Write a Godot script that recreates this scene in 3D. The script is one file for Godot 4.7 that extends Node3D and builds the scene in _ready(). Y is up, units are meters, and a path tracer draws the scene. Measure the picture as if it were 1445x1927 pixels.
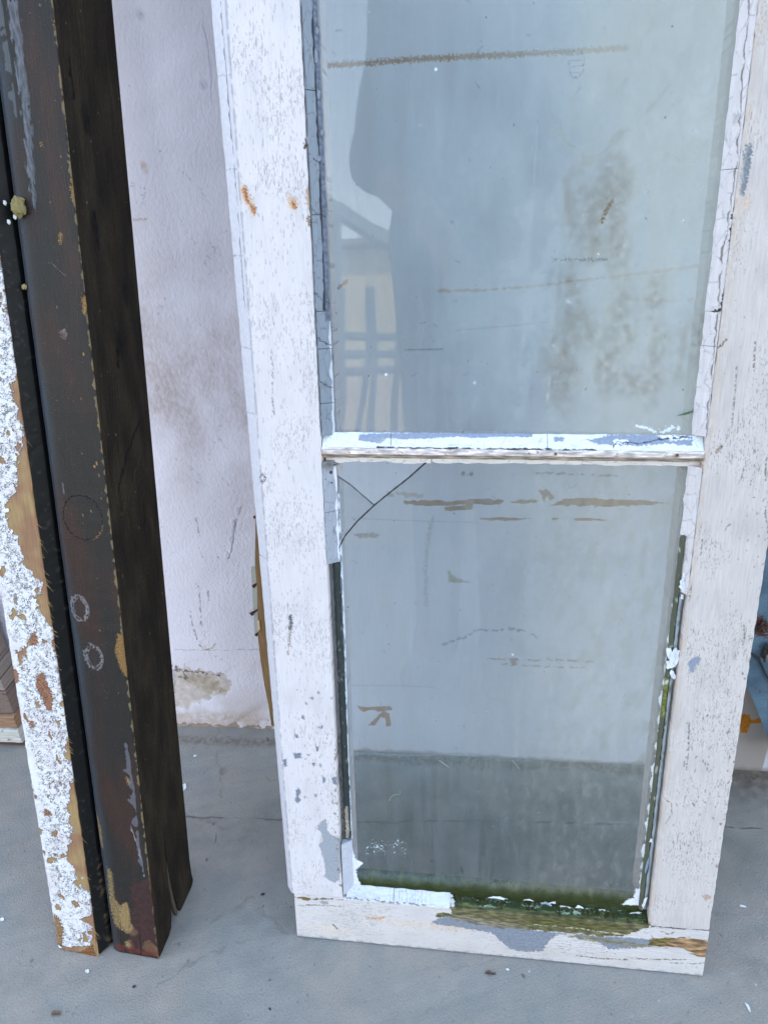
extends Node3D
# Old white casement sash and paint-scarred jamb timbers leaning on a plastered wall, in open shade.

const CAM := Vector3(0, 0.851, 0)

# ------------------------------------------------------------------ painting of computed textures
class Canvas:
	var w: int
	var h: int
	var res: float
	var x0: float
	var y0: float
	var col: PackedColorArray
	var hgt: PackedFloat32Array
	var rng := RandomNumberGenerator.new()

	func _init(ax0: float, ay0: float, ax1: float, ay1: float, ares: float, base: Color, sd: int) -> void:
		x0 = ax0; y0 = ay0; res = ares
		w = int((ax1 - ax0) * res); h = int((ay1 - ay0) * res)
		col.resize(w * h); col.fill(base)
		hgt.resize(w * h); hgt.fill(0.5)
		rng.seed = sd

	func uv(x: float, y: float) -> Vector2:
		return Vector2((x - x0) * res / w, (y - y0) * res / h)

	func tex() -> ImageTexture:
		var im := Image.create_from_data(w, h, false, Image.FORMAT_RGBAF, col.to_byte_array())
		im.convert(Image.FORMAT_RGBA8)
		return ImageTexture.create_from_image(im)

	func htex() -> ImageTexture:
		return ImageTexture.create_from_image(Image.create_from_data(w, h, false, Image.FORMAT_RF, hgt.to_byte_array()))

	# irregular patch: polygon in mm whose outline is roughened by noise
	func poly(pts: PackedVector2Array, c: Color, warp := 1.2, freq := 0.35, soft := 0.3, dh := 0.0, vary := 0.06, alpha := 1.0, stretch := Vector2.ONE) -> void:
		var n := FastNoiseLite.new()
		n.seed = rng.randi() % 10000
		n.frequency = freq
		n.fractal_octaves = 3
		var lo := pts[0]
		var hi := pts[0]
		for p in pts:
			lo = lo.min(p); hi = hi.max(p)
		var i0 := maxi(0, int((lo.x - warp * 2 - x0) * res)); var i1 := mini(w - 1, int((hi.x + warp * 2 - x0) * res))
		var j0 := maxi(0, int((lo.y - warp * 2 - y0) * res)); var j1 := mini(h - 1, int((hi.y + warp * 2 - y0) * res))
		var m := pts.size()
		for j in range(j0, j1 + 1):
			for i in range(i0, i1 + 1):
				var qx := x0 + i / res
				var qy := y0 + j / res
				var v := n.get_noise_2d(qx / stretch.x, qy / stretch.y)
				var px := qx + warp * 2.0 * v
				var py := qy + warp * 2.0 * n.get_noise_2d(qy / stretch.y + 91.0, qx / stretch.x + 17.0)
				var best := 1e9
				var inside := false
				var a := pts[m - 1]
				for b in pts:
					var e := b - a
					var ux := px - a.x
					var uy := py - a.y
					var t := clampf((ux * e.x + uy * e.y) / maxf(e.length_squared(), 1e-6), 0.0, 1.0)
					var dx := ux - e.x * t
					var dy := uy - e.y * t
					best = minf(best, dx * dx + dy * dy)
					if (a.y > py) != (b.y > py) and px < e.x * (py - a.y) / e.y + a.x:
						inside = not inside
					a = b
				var d := sqrt(best) * (1.0 if inside else -1.0)
				var k := smoothstep(-soft, soft, d)
				if k > 0.0:
					var at := j * w + i
					var g := 1.0 + vary * 2.0 * v
					var cc := Color(c.r * g, c.g * g, c.b * g, c.a)
					col[at] = col[at].lerp(cc, k * alpha)
					hgt[at] += dh * k

	# brush line; width in mm, rag 0..1 makes it broken
	func line(pts: PackedVector2Array, width: float, c: Color, alpha := 1.0, rag := 0.4, dh := 0.0, freq := 0.5, wob := 0.0) -> void:
		var n := FastNoiseLite.new()
		n.seed = rng.randi() % 10000
		n.frequency = freq
		n.fractal_octaves = 3
		var done := {}
		for s in pts.size() - 1:
			var a := pts[s]
			var b := pts[s + 1]
			var pad := width + wob * 2.0 + 1.0
			var i0 := maxi(0, int((minf(a.x, b.x) - pad - x0) * res)); var i1 := mini(w - 1, int((maxf(a.x, b.x) + pad - x0) * res))
			var j0 := maxi(0, int((minf(a.y, b.y) - pad - y0) * res)); var j1 := mini(h - 1, int((maxf(a.y, b.y) + pad - y0) * res))
			var e := b - a
			var l2 := maxf(e.length_squared(), 1e-6)
			for j in range(j0, j1 + 1):
				for i in range(i0, i1 + 1):
					var p := Vector2(x0 + i / res, y0 + j / res)
					var v := n.get_noise_2d(p.x, p.y)
					if wob > 0.0:
						p += Vector2(v, n.get_noise_2d(p.y + 50.0, p.x)) * wob * 2.0
					var t := clampf((p - a).dot(e) / l2, 0.0, 1.0)
					var d := p.distance_to(a + e * t)
					var ww := width * 0.5 * (1.0 + rag * 2.4 * v)
					var k := smoothstep(ww + 0.45 / res, ww - 0.45 / res, d) * alpha
					if k > 0.01:
						var at := j * w + i
						if done.get(at, 0.0) < k:
							var was: float = done.get(at, 0.0)
							var kk := (k - was) / maxf(1.0 - was, 1e-3)
							col[at] = col[at].lerp(c, kk)
							hgt[at] += dh * (k - was)
							done[at] = k

	# soft cloud of dirt
	func smear(cx: float, cy: float, rx: float, ry: float, ang: float, c: Color, alpha: float, freq := 0.08, bite := 0.6) -> void:
		var n := FastNoiseLite.new()
		n.seed = rng.randi() % 10000
		n.frequency = freq
		n.fractal_octaves = 4
		var rr := maxf(rx, ry)
		var i0 := maxi(0, int((cx - rr - x0) * res)); var i1 := mini(w - 1, int((cx + rr - x0) * res))
		var j0 := maxi(0, int((cy - rr - y0) * res)); var j1 := mini(h - 1, int((cy + rr - y0) * res))
		var ca := cos(ang); var sa := sin(ang)
		for j in range(j0, j1 + 1):
			for i in range(i0, i1 + 1):
				var px := x0 + i / res - cx
				var py := y0 + j / res - cy
				var ax := (px * ca + py * sa) / rx
				var ay := (-px * sa + py * ca) / ry
				var d := ax * ax + ay * ay
				if d < 1.0:
					var k := (1.0 - d) * (1.0 - bite + bite * (0.5 + 1.3 * n.get_noise_2d(px, py)))
					if k > 0.0:
						var at := j * w + i
						col[at] = col[at].lerp(c, minf(1.0, k * alpha))

	func dots(n: int, ax0: float, ay0: float, ax1: float, ay1: float, r0: float, r1: float, c: Color, alpha: float, dh := 0.0, long := 1.0, tilt := 0.0) -> void:
		for q in n:
			var cx := rng.randf_range(ax0, ax1)
			var cy := rng.randf_range(ay0, ay1)
			var r := lerpf(r0, r1, pow(rng.randf(), 2.5))
			var al := alpha * rng.randf_range(0.5, 1.0)
			var ang := tilt + rng.randf_range(-0.5, 0.5)
			var ll := r * rng.randf_range(1.0, long)
			var rr := maxf(r, ll)
			var ca := cos(ang); var sa := sin(ang)
			for j in range(maxi(0, int((cy - rr - y0) * res)), mini(h - 1, int((cy + rr - y0) * res) + 1) + 1):
				for i in range(maxi(0, int((cx - rr - x0) * res)), mini(w - 1, int((cx + rr - x0) * res) + 1) + 1):
					var px := x0 + i / res - cx
					var py := y0 + j / res - cy
					var ax := (px * ca + py * sa) / r
					var ay := (-px * sa + py * ca) / ll
					var k := smoothstep(1.4, 0.5, sqrt(ax * ax + ay * ay)) * al
					if k > 0.01:
						var at := j * w + i
						col[at] = col[at].lerp(c, k)
						hgt[at] += dh * k


func noise(sd: int, freq: float, oct := 3, kind := FastNoiseLite.TYPE_SIMPLEX_SMOOTH) -> FastNoiseLite:
	var n := FastNoiseLite.new()
	n.seed = sd
	n.noise_type = kind
	n.frequency = freq
	n.fractal_octaves = oct
	if oct == 1:
		n.fractal_type = FastNoiseLite.FRACTAL_NONE
	return n


func hx(r: float, g: float, b: float, a := 1.0) -> Color:
	return Color(r / 255.0, g / 255.0, b / 255.0, a)


# ------------------------------------------------------------------ building helpers
var used := {}

func numbered(called: String) -> String:
	var n: int = used.get(called, 0)
	used[called] = n + 1
	return called if n == 0 else "%s_%03d" % [called, n]

func frame(o: Vector3, yaw: float, lean: float, skew := 0.0) -> Transform3D:
	var a := deg_to_rad(yaw)
	var l := deg_to_rad(lean)
	var s := deg_to_rad(skew)
	var ex := Vector3(cos(a), 0, sin(a))
	var n := Vector3(-sin(a), 0, cos(a))
	var up := Vector3(0, cos(l), 0) - n * sin(l)
	var up2 := up * cos(s) + ex * sin(s)
	var ex2 := ex * cos(s) - up * sin(s)
	return Transform3D(Basis(ex2, up2, ex2.cross(up2)), o)

func thing(called: String, label: String, category: String, at := Transform3D.IDENTITY, group := "") -> Node3D:
	var o := Node3D.new()
	o.name = numbered(called)
	add_child(o)
	o.transform = at
	meta(o, label, category, group)
	return o

func meta(o: Node, label: String, category: String, group := "") -> void:
	o.set_meta("label", label)
	o.set_meta("category", category)
	if group:
		o.set_meta("group", group)

func obj(called: String, m: Mesh, mat: Material, parent: Node, at := Transform3D.IDENTITY) -> MeshInstance3D:
	var o := MeshInstance3D.new()
	o.name = called if parent != self else numbered(called)
	o.mesh = m
	if mat:
		o.material_override = mat
	o.transform = at
	parent.add_child(o, true)
	return o

func struct(called: String, m: Mesh, mat: Material) -> MeshInstance3D:
	var o := obj(called, m, mat, self)
	o.set_meta("kind", "structure")
	return o

func mat(c: Color, rough := 0.8, spec := 0.5) -> StandardMaterial3D:
	var m := StandardMaterial3D.new()
	m.albedo_color = c
	m.roughness = rough
	m.metallic_specular = spec
	return m

func canvas_mat(c: Canvas, rough: float, bump := 0.1, spec := 0.5) -> StandardMaterial3D:
	var m := mat(Color.WHITE, rough, spec)
	m.albedo_texture = c.tex()
	if bump > 0.0:
		m.heightmap_enabled = true
		m.heightmap_texture = c.htex()
		m.heightmap_scale = bump
	return m

func begin() -> SurfaceTool:
	var st := SurfaceTool.new()
	st.begin(Mesh.PRIMITIVE_TRIANGLES)
	st.set_smooth_group(-1)
	return st

func done(st: SurfaceTool) -> ArrayMesh:
	st.generate_normals()
	return st.commit()

# vertices in mm; c gives the texture coordinates from x, y
func tri(st: SurfaceTool, a: Vector3, b: Vector3, d: Vector3, c: Canvas = null) -> void:
	for p in [a, b, d]:
		if c:
			st.set_uv(c.uv(p.x, p.y))
		st.add_vertex(p * 0.001)

func quad(st: SurfaceTool, a: Vector3, b: Vector3, d: Vector3, e: Vector3, c: Canvas = null) -> void:
	tri(st, a, b, d, c)
	tri(st, a, d, e, c)

# rings of equal length, walked round clockwise as seen from the end they grow towards; ends closed by fans
func loft(rings: Array, c: Canvas = null, caps := true, st: SurfaceTool = null) -> SurfaceTool:
	if st == null:
		st = begin()
	var n: int = rings[0].size()
	for k in rings.size() - 1:
		var p: PackedVector3Array = rings[k]
		var r: PackedVector3Array = rings[k + 1]
		for i in n:
			var j := (i + 1) % n
			quad(st, p[i], r[i], r[j], p[j], c)
	if caps:
		for e in [0, rings.size() - 1]:
			var p: PackedVector3Array = rings[e]
			var mid := Vector3.ZERO
			for v in p:
				mid += v / n
			for i in n:
				var j := (i + 1) % n
				if e == 0:
					tri(st, mid, p[i], p[j], c)
				else:
					tri(st, mid, p[j], p[i], c)
	return st

# a bar along y (axis 1) or x (axis 0) with the section pts (across, z), the edges shaken by noise
func bar(pts: PackedVector2Array, from: float, to: float, axis: int, step: float, rough: float, sd: int, c: Canvas = null, mover = null) -> SurfaceTool:
	var n := noise(sd, 0.09, 3)
	var rings := []
	var cnt := maxi(1, int(ceil(absf(to - from) / step)))
	for k in cnt + 1:
		var s := lerpf(from, to, float(k) / cnt)
		var ring := PackedVector3Array()
		for i in pts.size():
			var p := pts[i]
			if rough > 0.0:
				p += Vector2(n.get_noise_2d(s, i * 37.0) * 2.0, n.get_noise_2d(s * 0.3 + 900.0, i * 53.0) * 0.5) * rough
			var v := Vector3(p.x, s, p.y) if axis == 1 else Vector3(s, p.x, p.y)
			if mover != null:
				v = mover.call(v, i)
			ring.append(v)
		rings.append(ring)
	return loft(rings, c)

func box_mesh(lo: Vector3, hi: Vector3, ch := 1.0) -> SurfaceTool:   # mm, chamfered along x/y edges of the front
	var pts := PackedVector2Array([Vector2(lo.x, lo.z), Vector2(lo.x, hi.z - ch), Vector2(lo.x + ch, hi.z), Vector2(hi.x - ch, hi.z), Vector2(hi.x, hi.z - ch), Vector2(hi.x, lo.z)])
	return bar(pts, lo.y, hi.y, 1, 1e9, 0.0, 1)

# flat plate with a free outline, given thickness; counterclockwise outline seen from +z
func plate(out: PackedVector2Array, z0: float, z1: float, c: Canvas = null, st: SurfaceTool = null) -> SurfaceTool:
	if st == null:
		st = begin()
	var idx := Geometry2D.triangulate_polygon(out)
	for k in range(0, idx.size(), 3):
		var a := out[idx[k]]; var b := out[idx[k + 1]]; var d := out[idx[k + 2]]
		if (b - a).cross(d - a) < 0:
			var t := b; b = d; d = t
		tri(st, Vector3(a.x, a.y, z1), Vector3(d.x, d.y, z1), Vector3(b.x, b.y, z1), c)
		tri(st, Vector3(a.x, a.y, z0), Vector3(b.x, b.y, z0), Vector3(d.x, d.y, z0), c)
	var n := out.size()
	var ccw := not Geometry2D.is_polygon_clockwise(out)
	for i in n:
		var a := out[i]; var b := out[(i + 1) % n]
		if not ccw:
			var t := a; a = b; b = t
		quad(st, Vector3(a.x, a.y, z0), Vector3(a.x, a.y, z1), Vector3(b.x, b.y, z1), Vector3(b.x, b.y, z0), c)
	return st

# thin curled scale of paint with a ragged outline
func flake(cx: float, cy: float, rx: float, ry: float, ang: float, z: float, curl: float, thick: float, sd: int, spikes := 0.25) -> ArrayMesh:
	var st := begin()
	var r := RandomNumberGenerator.new()
	r.seed = sd
	var n := 14
	var rings := []
	var mul := PackedFloat32Array()
	for i in n:
		mul.append(1.0 + r.randf_range(-spikes, spikes))
	var top := []
	for k in 4:
		var ring := PackedVector3Array()
		for i in n:
			var a := -TAU * i / n
			var f: float = [0.02, 0.45, 0.8, 1.0][k] * mul[i]
			var x := cos(a) * rx * f
			var y := sin(a) * ry * f
			var zz := z + curl * (x / rx) * (x / rx) + curl * 0.3 * sin(y * 0.9 + sd)
			ring.append(Vector3(cx + x * cos(ang) - y * sin(ang), cy + x * sin(ang) + y * cos(ang), zz))
		top.append(ring)
	for side in 2:
		for k in 3:
			for i in n:
				var j := (i + 1) % n
				var o := Vector3(0, 0, 0 if side == 0 else -thick)
				var a: Vector3 = top[k][i] + o; var b: Vector3 = top[k + 1][i] + o; var d: Vector3 = top[k + 1][j] + o; var e: Vector3 = top[k][j] + o
				if side == 0:
					quad(st, a, e, d, b)
				else:
					quad(st, a, b, d, e)
	for i in n:
		var j := (i + 1) % n
		var a: Vector3 = top[3][i]; var b: Vector3 = top[3][j]; var dz := Vector3(0, 0, -thick)
		quad(st, a, b, b + dz, a + dz)
	return done(st)

# tube through points in mm
func tube(pts: PackedVector3Array, rad: PackedFloat32Array, sides := 6) -> SurfaceTool:
	var rings := []
	for k in pts.size():
		var t := (pts[mini(k + 1, pts.size() - 1)] - pts[maxi(k - 1, 0)]).normalized()
		var u := t.cross(Vector3(0.31, 0.2, 0.93)).normalized()
		var v := t.cross(u)
		var ring := PackedVector3Array()
		for i in sides:
			var a := -TAU * i / sides
			ring.append(pts[k] + (u * cos(a) + v * sin(a)) * rad[mini(k, rad.size() - 1)])
		rings.append(ring)
	return loft(rings)


# ------------------------------------------------------------------ painted surfaces
func paint_sash() -> Canvas:
	var c := Canvas.new(-18, -2, 455, 952, 1.6, hx(226, 223, 224), 11)
	var grain := noise(3, 1.0, 3)
	var crack := noise(4, 1.0, 2)
	var dash := noise(5, 1.0, 2)
	var patch := noise(6, 0.012, 2)
	var fine := noise(8, 1.1, 2)
	var dirt := noise(9, 0.035, 4)
	for j in c.h:
		var y := c.y0 + j / c.res
		var cross := y < 64.0 or (y > 558.0 and y < 600.0)
		for i in c.w:
			var x := c.x0 + i / c.res
			if x > 75.0 and x < 372.0 and y > 80.0 and not (y > 558.0 and y < 600.0):
				continue
			var rail := cross and (y < 63.3 or (x > 59.0 and x < 388.0))
			var a := y if rail else x
			var b := x if rail else y
			var right := x > 230.0
			var g := grain.get_noise_2d(a * 0.55, b * 0.03)
			var f := fine.get_noise_2d(x, y)
			var m := patch.get_noise_2d(x, y)
			var d := dirt.get_noise_2d(a, b * 0.4)
			var v := 1.0 + (0.055 if right else 0.035) * g + 0.02 * f - 0.06 * maxf(0.0, d) - (0.05 * maxf(0.0, -m) if right else 0.02 * maxf(0.0, -m))
			var col := Color(0.822 * v, 0.795 * v, 0.802 * v)
			if right:
				col = Color(0.772 * v, 0.738 * v, 0.722 * v)  # right stile pinker and darker: warm bounce and shading put into its colour
			if rail and y < 64.0:
				col = Color(0.80 * v, 0.77 * v, 0.76 * v)
			var ht := 0.5 + (0.34 if right else 0.16) * g + 0.10 * f + 0.2 * d
			# hairline splits along the grain
			var k := absf(crack.get_noise_2d(a * 0.5, b * 0.04 + 300.0))
			var on := smoothstep(-0.1, 0.35, m + 0.15 * f)
			if k < 0.065:
				var t := (1.0 - k / 0.065) * on * (0.85 if right else 0.55)
				col = col.lerp(Color(0.5, 0.47, 0.47), t)
				ht -= 0.45 * t
			# short broken ticks where the paint has opened
			var q := dash.get_noise_2d(a * 1.1, b * 0.075)
			var lim := 0.50 - 0.16 * m + (0.11 if right else 0.0) - (0.05 if y > 640.0 and not right else 0.0)
			if q > lim:
				var t2 := smoothstep(lim, lim + 0.12, q)
				col = col.lerp(Color(0.46, 0.42, 0.40) if f > 0.1 else Color(0.60, 0.58, 0.59), t2 * (0.34 if right else 0.5))
				ht -= 0.35 * t2
			var at := j * c.w + i
			col.a = 1.0
			c.col[at] = col
			c.hgt[at] = ht
	# grime along arrises and joints
	c.line(PackedVector2Array([Vector2(390.5, 64), Vector2(390.5, 940)]), 3.0, hx(190, 172, 158), 0.5, 0.9, 0.0, 0.06, 1.0)
	c.line(PackedVector2Array([Vector2(394, 600), Vector2(396, 940)]), 3.5, hx(186, 170, 158), 0.35, 0.9, 0.0, 0.03, 2.0)
	c.line(PackedVector2Array([Vector2(0.5, 64), Vector2(0.5, 940)]), 1.6, hx(150, 148, 160), 0.6, 0.9, -0.1, 0.09, 0.6)
	c.line(PackedVector2Array([Vector2(-13, 300), Vector2(-13, 940)]), 2.0, hx(160, 158, 168), 0.5, 0.9, 0.0, 0.09, 0.6)
	# side strip of the left stile painted greyer, for the shade on its left-facing side
	c.poly(PackedVector2Array([Vector2(-17, 63), Vector2(-0.6, 63), Vector2(-0.6, 951), Vector2(-17, 951)]), hx(206, 203, 210), 0.2, 0.2, 0.4, 0.0, 0.02, 0.9)
	for yy in [470.0, 610.0, 668.0, 745.0, 812.0, 880.0]:
		c.line(PackedVector2Array([Vector2(-15, yy), Vector2(-9, yy + 0.6), Vector2(-1, yy - 0.4)]), 0.5, hx(120, 116, 122), 0.7, 0.8, -0.2, 0.3, 0.6)
	c.line(PackedVector2Array([Vector2(-4, 700), Vector2(-3.4, 800), Vector2(-5, 930)]), 0.7, hx(112, 108, 116), 0.8, 0.9, -0.25, 0.08, 0.6)
	# rust and bare-wood scars on the left stile
	for p in [PackedVector2Array([Vector2(1.3, 800.5), Vector2(5.7, 799.1), Vector2(8.7, 791.8), Vector2(13.4, 782.0), Vector2(12.0, 775.5), Vector2(8.6, 778.0), Vector2(6.3, 783.8), Vector2(2.1, 788.0)]), PackedVector2Array([Vector2(39.1, 790.9), Vector2(47.9, 789.0), Vector2(49.3, 781.8), Vector2(44.6, 778.7), Vector2(40.4, 782.8)])]:
		c.poly(p, hx(196, 150, 112), 2.0, 0.5, 0.5, -0.2, 0.2, 0.55)
	for p in [PackedVector2Array([Vector2(2.4, 797.2), Vector2(6.1, 798.3), Vector2(6.8, 790.3), Vector2(8.2, 785.0), Vector2(4.8, 787.1)]), PackedVector2Array([Vector2(7.3, 785.4), Vector2(12.6, 782.8), Vector2(12.5, 776.3), Vector2(9.5, 778.8)]), PackedVector2Array([Vector2(42.4, 786.0), Vector2(46.8, 785.1), Vector2(47.4, 780.2), Vector2(43.9, 781.1)])]:
		c.poly(p, hx(158, 106, 68), 1.2, 0.7, 0.4, -0.3, 0.25)
	c.line(PackedVector2Array([Vector2(58.1, 830.6), Vector2(57.0, 825.6)]), 2.4, hx(84, 66, 54), 1.0, 0.8, -0.4)
	c.line(PackedVector2Array([Vector2(57.4, 793.5), Vector2(57.5, 786.4), Vector2(58.1, 780.7)]), 3.0, hx(170, 142, 118), 0.9, 0.8, -0.3)
	c.line(PackedVector2Array([Vector2(56.8, 773.5), Vector2(57.0, 767.8)]), 2.2, hx(130, 104, 84), 0.9, 0.8, -0.3)
	# nail scar, split knot
	c.line(PackedVector2Array([Vector2(19.4, 410.3), Vector2(20.1, 403.4), Vector2(18.1, 396.4)]), 3.2, hx(96, 92, 96), 1.0, 0.9, -0.6)
	c.line(PackedVector2Array([Vector2(18.4, 392.9), Vector2(16.4, 378.1)]), 2.2, hx(150, 140, 132), 0.9, 0.9, -0.4)
	c.line(PackedVector2Array([Vector2(14.3, 371.4), Vector2(14.7, 367.8)]), 1.6, hx(168, 144, 122), 0.9, 0.8, -0.3)
	c.line(PackedVector2Array([Vector2(-1.2, 550.7), Vector2(2.1, 554.3), Vector2(4.9, 550.8), Vector2(2.6, 547.2), Vector2(-0.9, 547.6)]), 1.4, hx(92, 84, 88), 0.9, 0.9, -0.4, 0.6, 0.8)
	c.line(PackedVector2Array([Vector2(17.6, 661.1), Vector2(18.9, 652.8), Vector2(16.2, 627.1), Vector2(17.0, 610.3)]), 0.8, hx(128, 120, 120), 0.7, 1.0, -0.4, 0.2, 1.0)
	# grey primer showing through at the foot of the left stile
	var primer := hx(152, 155, 162)
	c.poly(PackedVector2Array([Vector2(34.3, 160.7), Vector2(38.6, 164.7), Vector2(43.6, 170.0), Vector2(45.4, 159.7), Vector2(44.1, 155.3), Vector2(48.5, 148.6), Vector2(53.1, 146.9), Vector2(58.9, 143.9), Vector2(59.4, 126.8), Vector2(57.4, 107.6), Vector2(55.5, 89.0), Vector2(50.5, 83.2), Vector2(43.4, 86.1), Vector2(38.8, 90.9), Vector2(40.1, 94.7), Vector2(40.2, 109.5), Vector2(34.8, 134.4), Vector2(39.3, 140.6), Vector2(37.5, 152.5), Vector2(34.1, 155.8)]), primer, 1.0, 0.45, 0.25, -0.7, 0.05)
	for p in [PackedVector2Array([Vector2(12.7, 204.0), Vector2(16.3, 207.0), Vector2(18.4, 203.1), Vector2(15.1, 195.9), Vector2(17.8, 192.0), Vector2(14.1, 187.6), Vector2(10.7, 190.0), Vector2(12.9, 197.1)]), PackedVector2Array([Vector2(13.1, 251.0), Vector2(21.2, 251.6), Vector2(20.8, 245.6), Vector2(13.9, 244.4)]), PackedVector2Array([Vector2(42.7, 225.4), Vector2(45.9, 221.7), Vector2(44.5, 214.8), Vector2(42.9, 217.4)]), PackedVector2Array([Vector2(52.9, 223.6), Vector2(57.5, 225.3), Vector2(58.2, 214.6), Vector2(53.7, 215.6)]), PackedVector2Array([Vector2(61.1, 258.6), Vector2(63.9, 260.1), Vector2(64.1, 250.3), Vector2(61.2, 248.1)]), PackedVector2Array([Vector2(37.6, 262.7), Vector2(40.9, 260.3), Vector2(39.5, 255.0), Vector2(37.3, 256.8)]), PackedVector2Array([Vector2(24.9, 298.3), Vector2(27.1, 297.2), Vector2(26.9, 292.8), Vector2(24.1, 294.5)]), PackedVector2Array([Vector2(15.2, 275.3), Vector2(19.0, 273.6), Vector2(19.9, 269.1), Vector2(15.5, 271.4)]), PackedVector2Array([Vector2(1.1, 242.1), Vector2(4.7, 243.7), Vector2(5.2, 234.5), Vector2(1.7, 232.8)]), PackedVector2Array([Vector2(32.6, 240.6), Vector2(36.0, 240.9), Vector2(35.2, 237.5), Vector2(32.9, 236.6)]), PackedVector2Array([Vector2(26.3, 251.3), Vector2(30.8, 251.0), Vector2(29.0, 248.3)])]:
		c.poly(p, hx(120, 125, 138), 0.9, 0.6, 0.22, -0.6, 0.06)
	c.dots(26, 20, 140, 57, 330, 0.6, 1.6, hx(120, 125, 138), 0.9, -0.5, 1.8)
	c.line(PackedVector2Array([Vector2(59.7, 266.2), Vector2(60.7, 220.2), Vector2(60.0, 158.2), Vector2(58.9, 100.4)]), 2.4, hx(150, 140, 128), 0.6, 1.2, -0.4, 0.12, 1.0)
	c.dots(40, 52, 66, 58, 260, 0.5, 1.6, hx(112, 102, 90), 0.8, -0.4, 2.5)
	# right stile: worn blue-grey scar, cracks, holes
	c.poly(PackedVector2Array([Vector2(390.8, 814.3), Vector2(395.2, 814.8), Vector2(396.6, 810.5), Vector2(396.2, 801.4), Vector2(395.6, 788.7), Vector2(393.8, 778.7), Vector2(391.4, 779.5), Vector2(391.0, 788.8), Vector2(390.9, 801.6)]), hx(112, 120, 130), 1.3, 0.4, 0.5, -0.5, 0.12, 0.9)
	c.poly(PackedVector2Array([Vector2(393.0, 778.7), Vector2(397.0, 783.1), Vector2(400.5, 773.6), Vector2(398.4, 766.2), Vector2(394.1, 770.1)]), hx(196, 172, 156), 2.0, 0.3, 1.5, -0.2, 0.1, 0.6)
	c.line(PackedVector2Array([Vector2(393.7, 904.3), Vector2(388.8, 881.6), Vector2(389.5, 847.7), Vector2(391.2, 805.2), Vector2(390.8, 768.3)]), 2.6, hx(200, 184, 170), 0.4, 0.9, 0.0, 0.05, 2.5)
	c.poly(PackedVector2Array([Vector2(395.6, 379.2), Vector2(398.4, 383.8), Vector2(403.7, 386.3), Vector2(406.9, 383.2), Vector2(402.8, 377.4), Vector2(400.8, 369.4), Vector2(397.7, 368.1), Vector2(397.4, 374.8)]), hx(136, 142, 160), 1.0, 0.5, 0.2, -0.5, 0.05)
	c.line(PackedVector2Array([Vector2(400.7, 584.5), Vector2(397.8, 580.3)]), 2.6, hx(60, 44, 38), 1.0, 0.3, -0.8)
	c.poly(PackedVector2Array([Vector2(393.5, 584.4), Vector2(398.4, 586.3), Vector2(402.8, 584.5), Vector2(400.9, 579.0), Vector2(395.9, 578.0)]), hx(200, 186, 172), 1.5, 0.4, 0.8, 0.25, 0.08, 0.7)
	for p in [PackedVector2Array([Vector2(422.2, 568.2), Vector2(420.8, 562.6), Vector2(420.6, 557.9)]), PackedVector2Array([Vector2(437.8, 575.8), Vector2(440.0, 555.9)]), PackedVector2Array([Vector2(417.1, 515.8), Vector2(413.7, 514.2), Vector2(413.3, 510.8)]), PackedVector2Array([Vector2(439.5, 420.7), Vector2(442.0, 407.9), Vector2(441.2, 399.8)]), PackedVector2Array([Vector2(395.3, 501.9), Vector2(395.1, 486.8)]), PackedVector2Array([Vector2(449.6, 503.4), Vector2(443.0, 529.9)]), PackedVector2Array([Vector2(416.7, 672.7), Vector2(418.8, 647.3)]), PackedVector2Array([Vector2(406.3, 261.3), Vector2(406.4, 279.7), Vector2(403.6, 315.5)]), PackedVector2Array([Vector2(390.5, 458.5), Vector2(390.3, 442.9)]), PackedVector2Array([Vector2(405.2, 651.7), Vector2(406.8, 621.3), Vector2(407.3, 603.6)])]:
		c.line(p, 0.7, hx(118, 106, 102), 0.85, 0.9, -0.5, 0.3, 0.6)
	c.line(PackedVector2Array([Vector2(394.9, 672.8), Vector2(389.9, 666.6), Vector2(383.6, 664.5)]), 0.8, hx(96, 86, 82), 0.9, 0.6, -0.5, 0.3, 0.8)
	c.dots(130, 400, 150, 448, 330, 0.25, 0.9, hx(110, 104, 104), 0.75, -0.35, 4.0)
	c.dots(60, 425, 430, 449, 560, 0.25, 0.7, hx(110, 96, 88), 0.7, -0.3, 3.0)
	c.dots(70, 392, 80, 449, 900, 0.25, 0.6, hx(96, 88, 86), 0.7, -0.3, 2.5)
	c.poly(PackedVector2Array([Vector2(436.9, 109.0), Vector2(442.9, 111.1), Vector2(447.4, 108.8), Vector2(441.8, 102.5)]), hx(176, 150, 138), 1.0, 0.5, 0.4, -0.2, 0.1)
	c.dots(36, 444, 90, 450, 420, 0.4, 1.1, hx(120, 92, 76), 0.8, -0.4, 2.5)
	c.line(PackedVector2Array([Vector2(387.6, 227.1), Vector2(396.3, 221.4), Vector2(398.0, 208.7), Vector2(392.7, 195.2)]), 0.6, hx(120, 112, 110), 0.8, 0.6, -0.5, 0.3, 0.6)
	# bottom rail: rust trail, bare mossy wood with grey primer above the flaked edge
	c.smear(230, 6, 260, 22, 0.0, hx(186, 178, 172), 0.6, 0.02, 0.6)
	c.smear(150, 34, 70, 9, -0.02, hx(206, 178, 150), 0.45, 0.12, 0.9)
	c.smear(40, 14, 34, 10, 0.0, hx(214, 196, 172), 0.5, 0.1, 0.8)
	c.dots(46, 90, 30, 200, 42, 0.4, 1.3, hx(196, 130, 76), 0.7, -0.1, 1.0)
	c.line(PackedVector2Array([Vector2(85.2, 37.8), Vector2(94.8, 37.4), Vector2(104.6, 40.9)]), 2.0, hx(194, 124, 62), 0.7, 1.0, -0.2)
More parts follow.
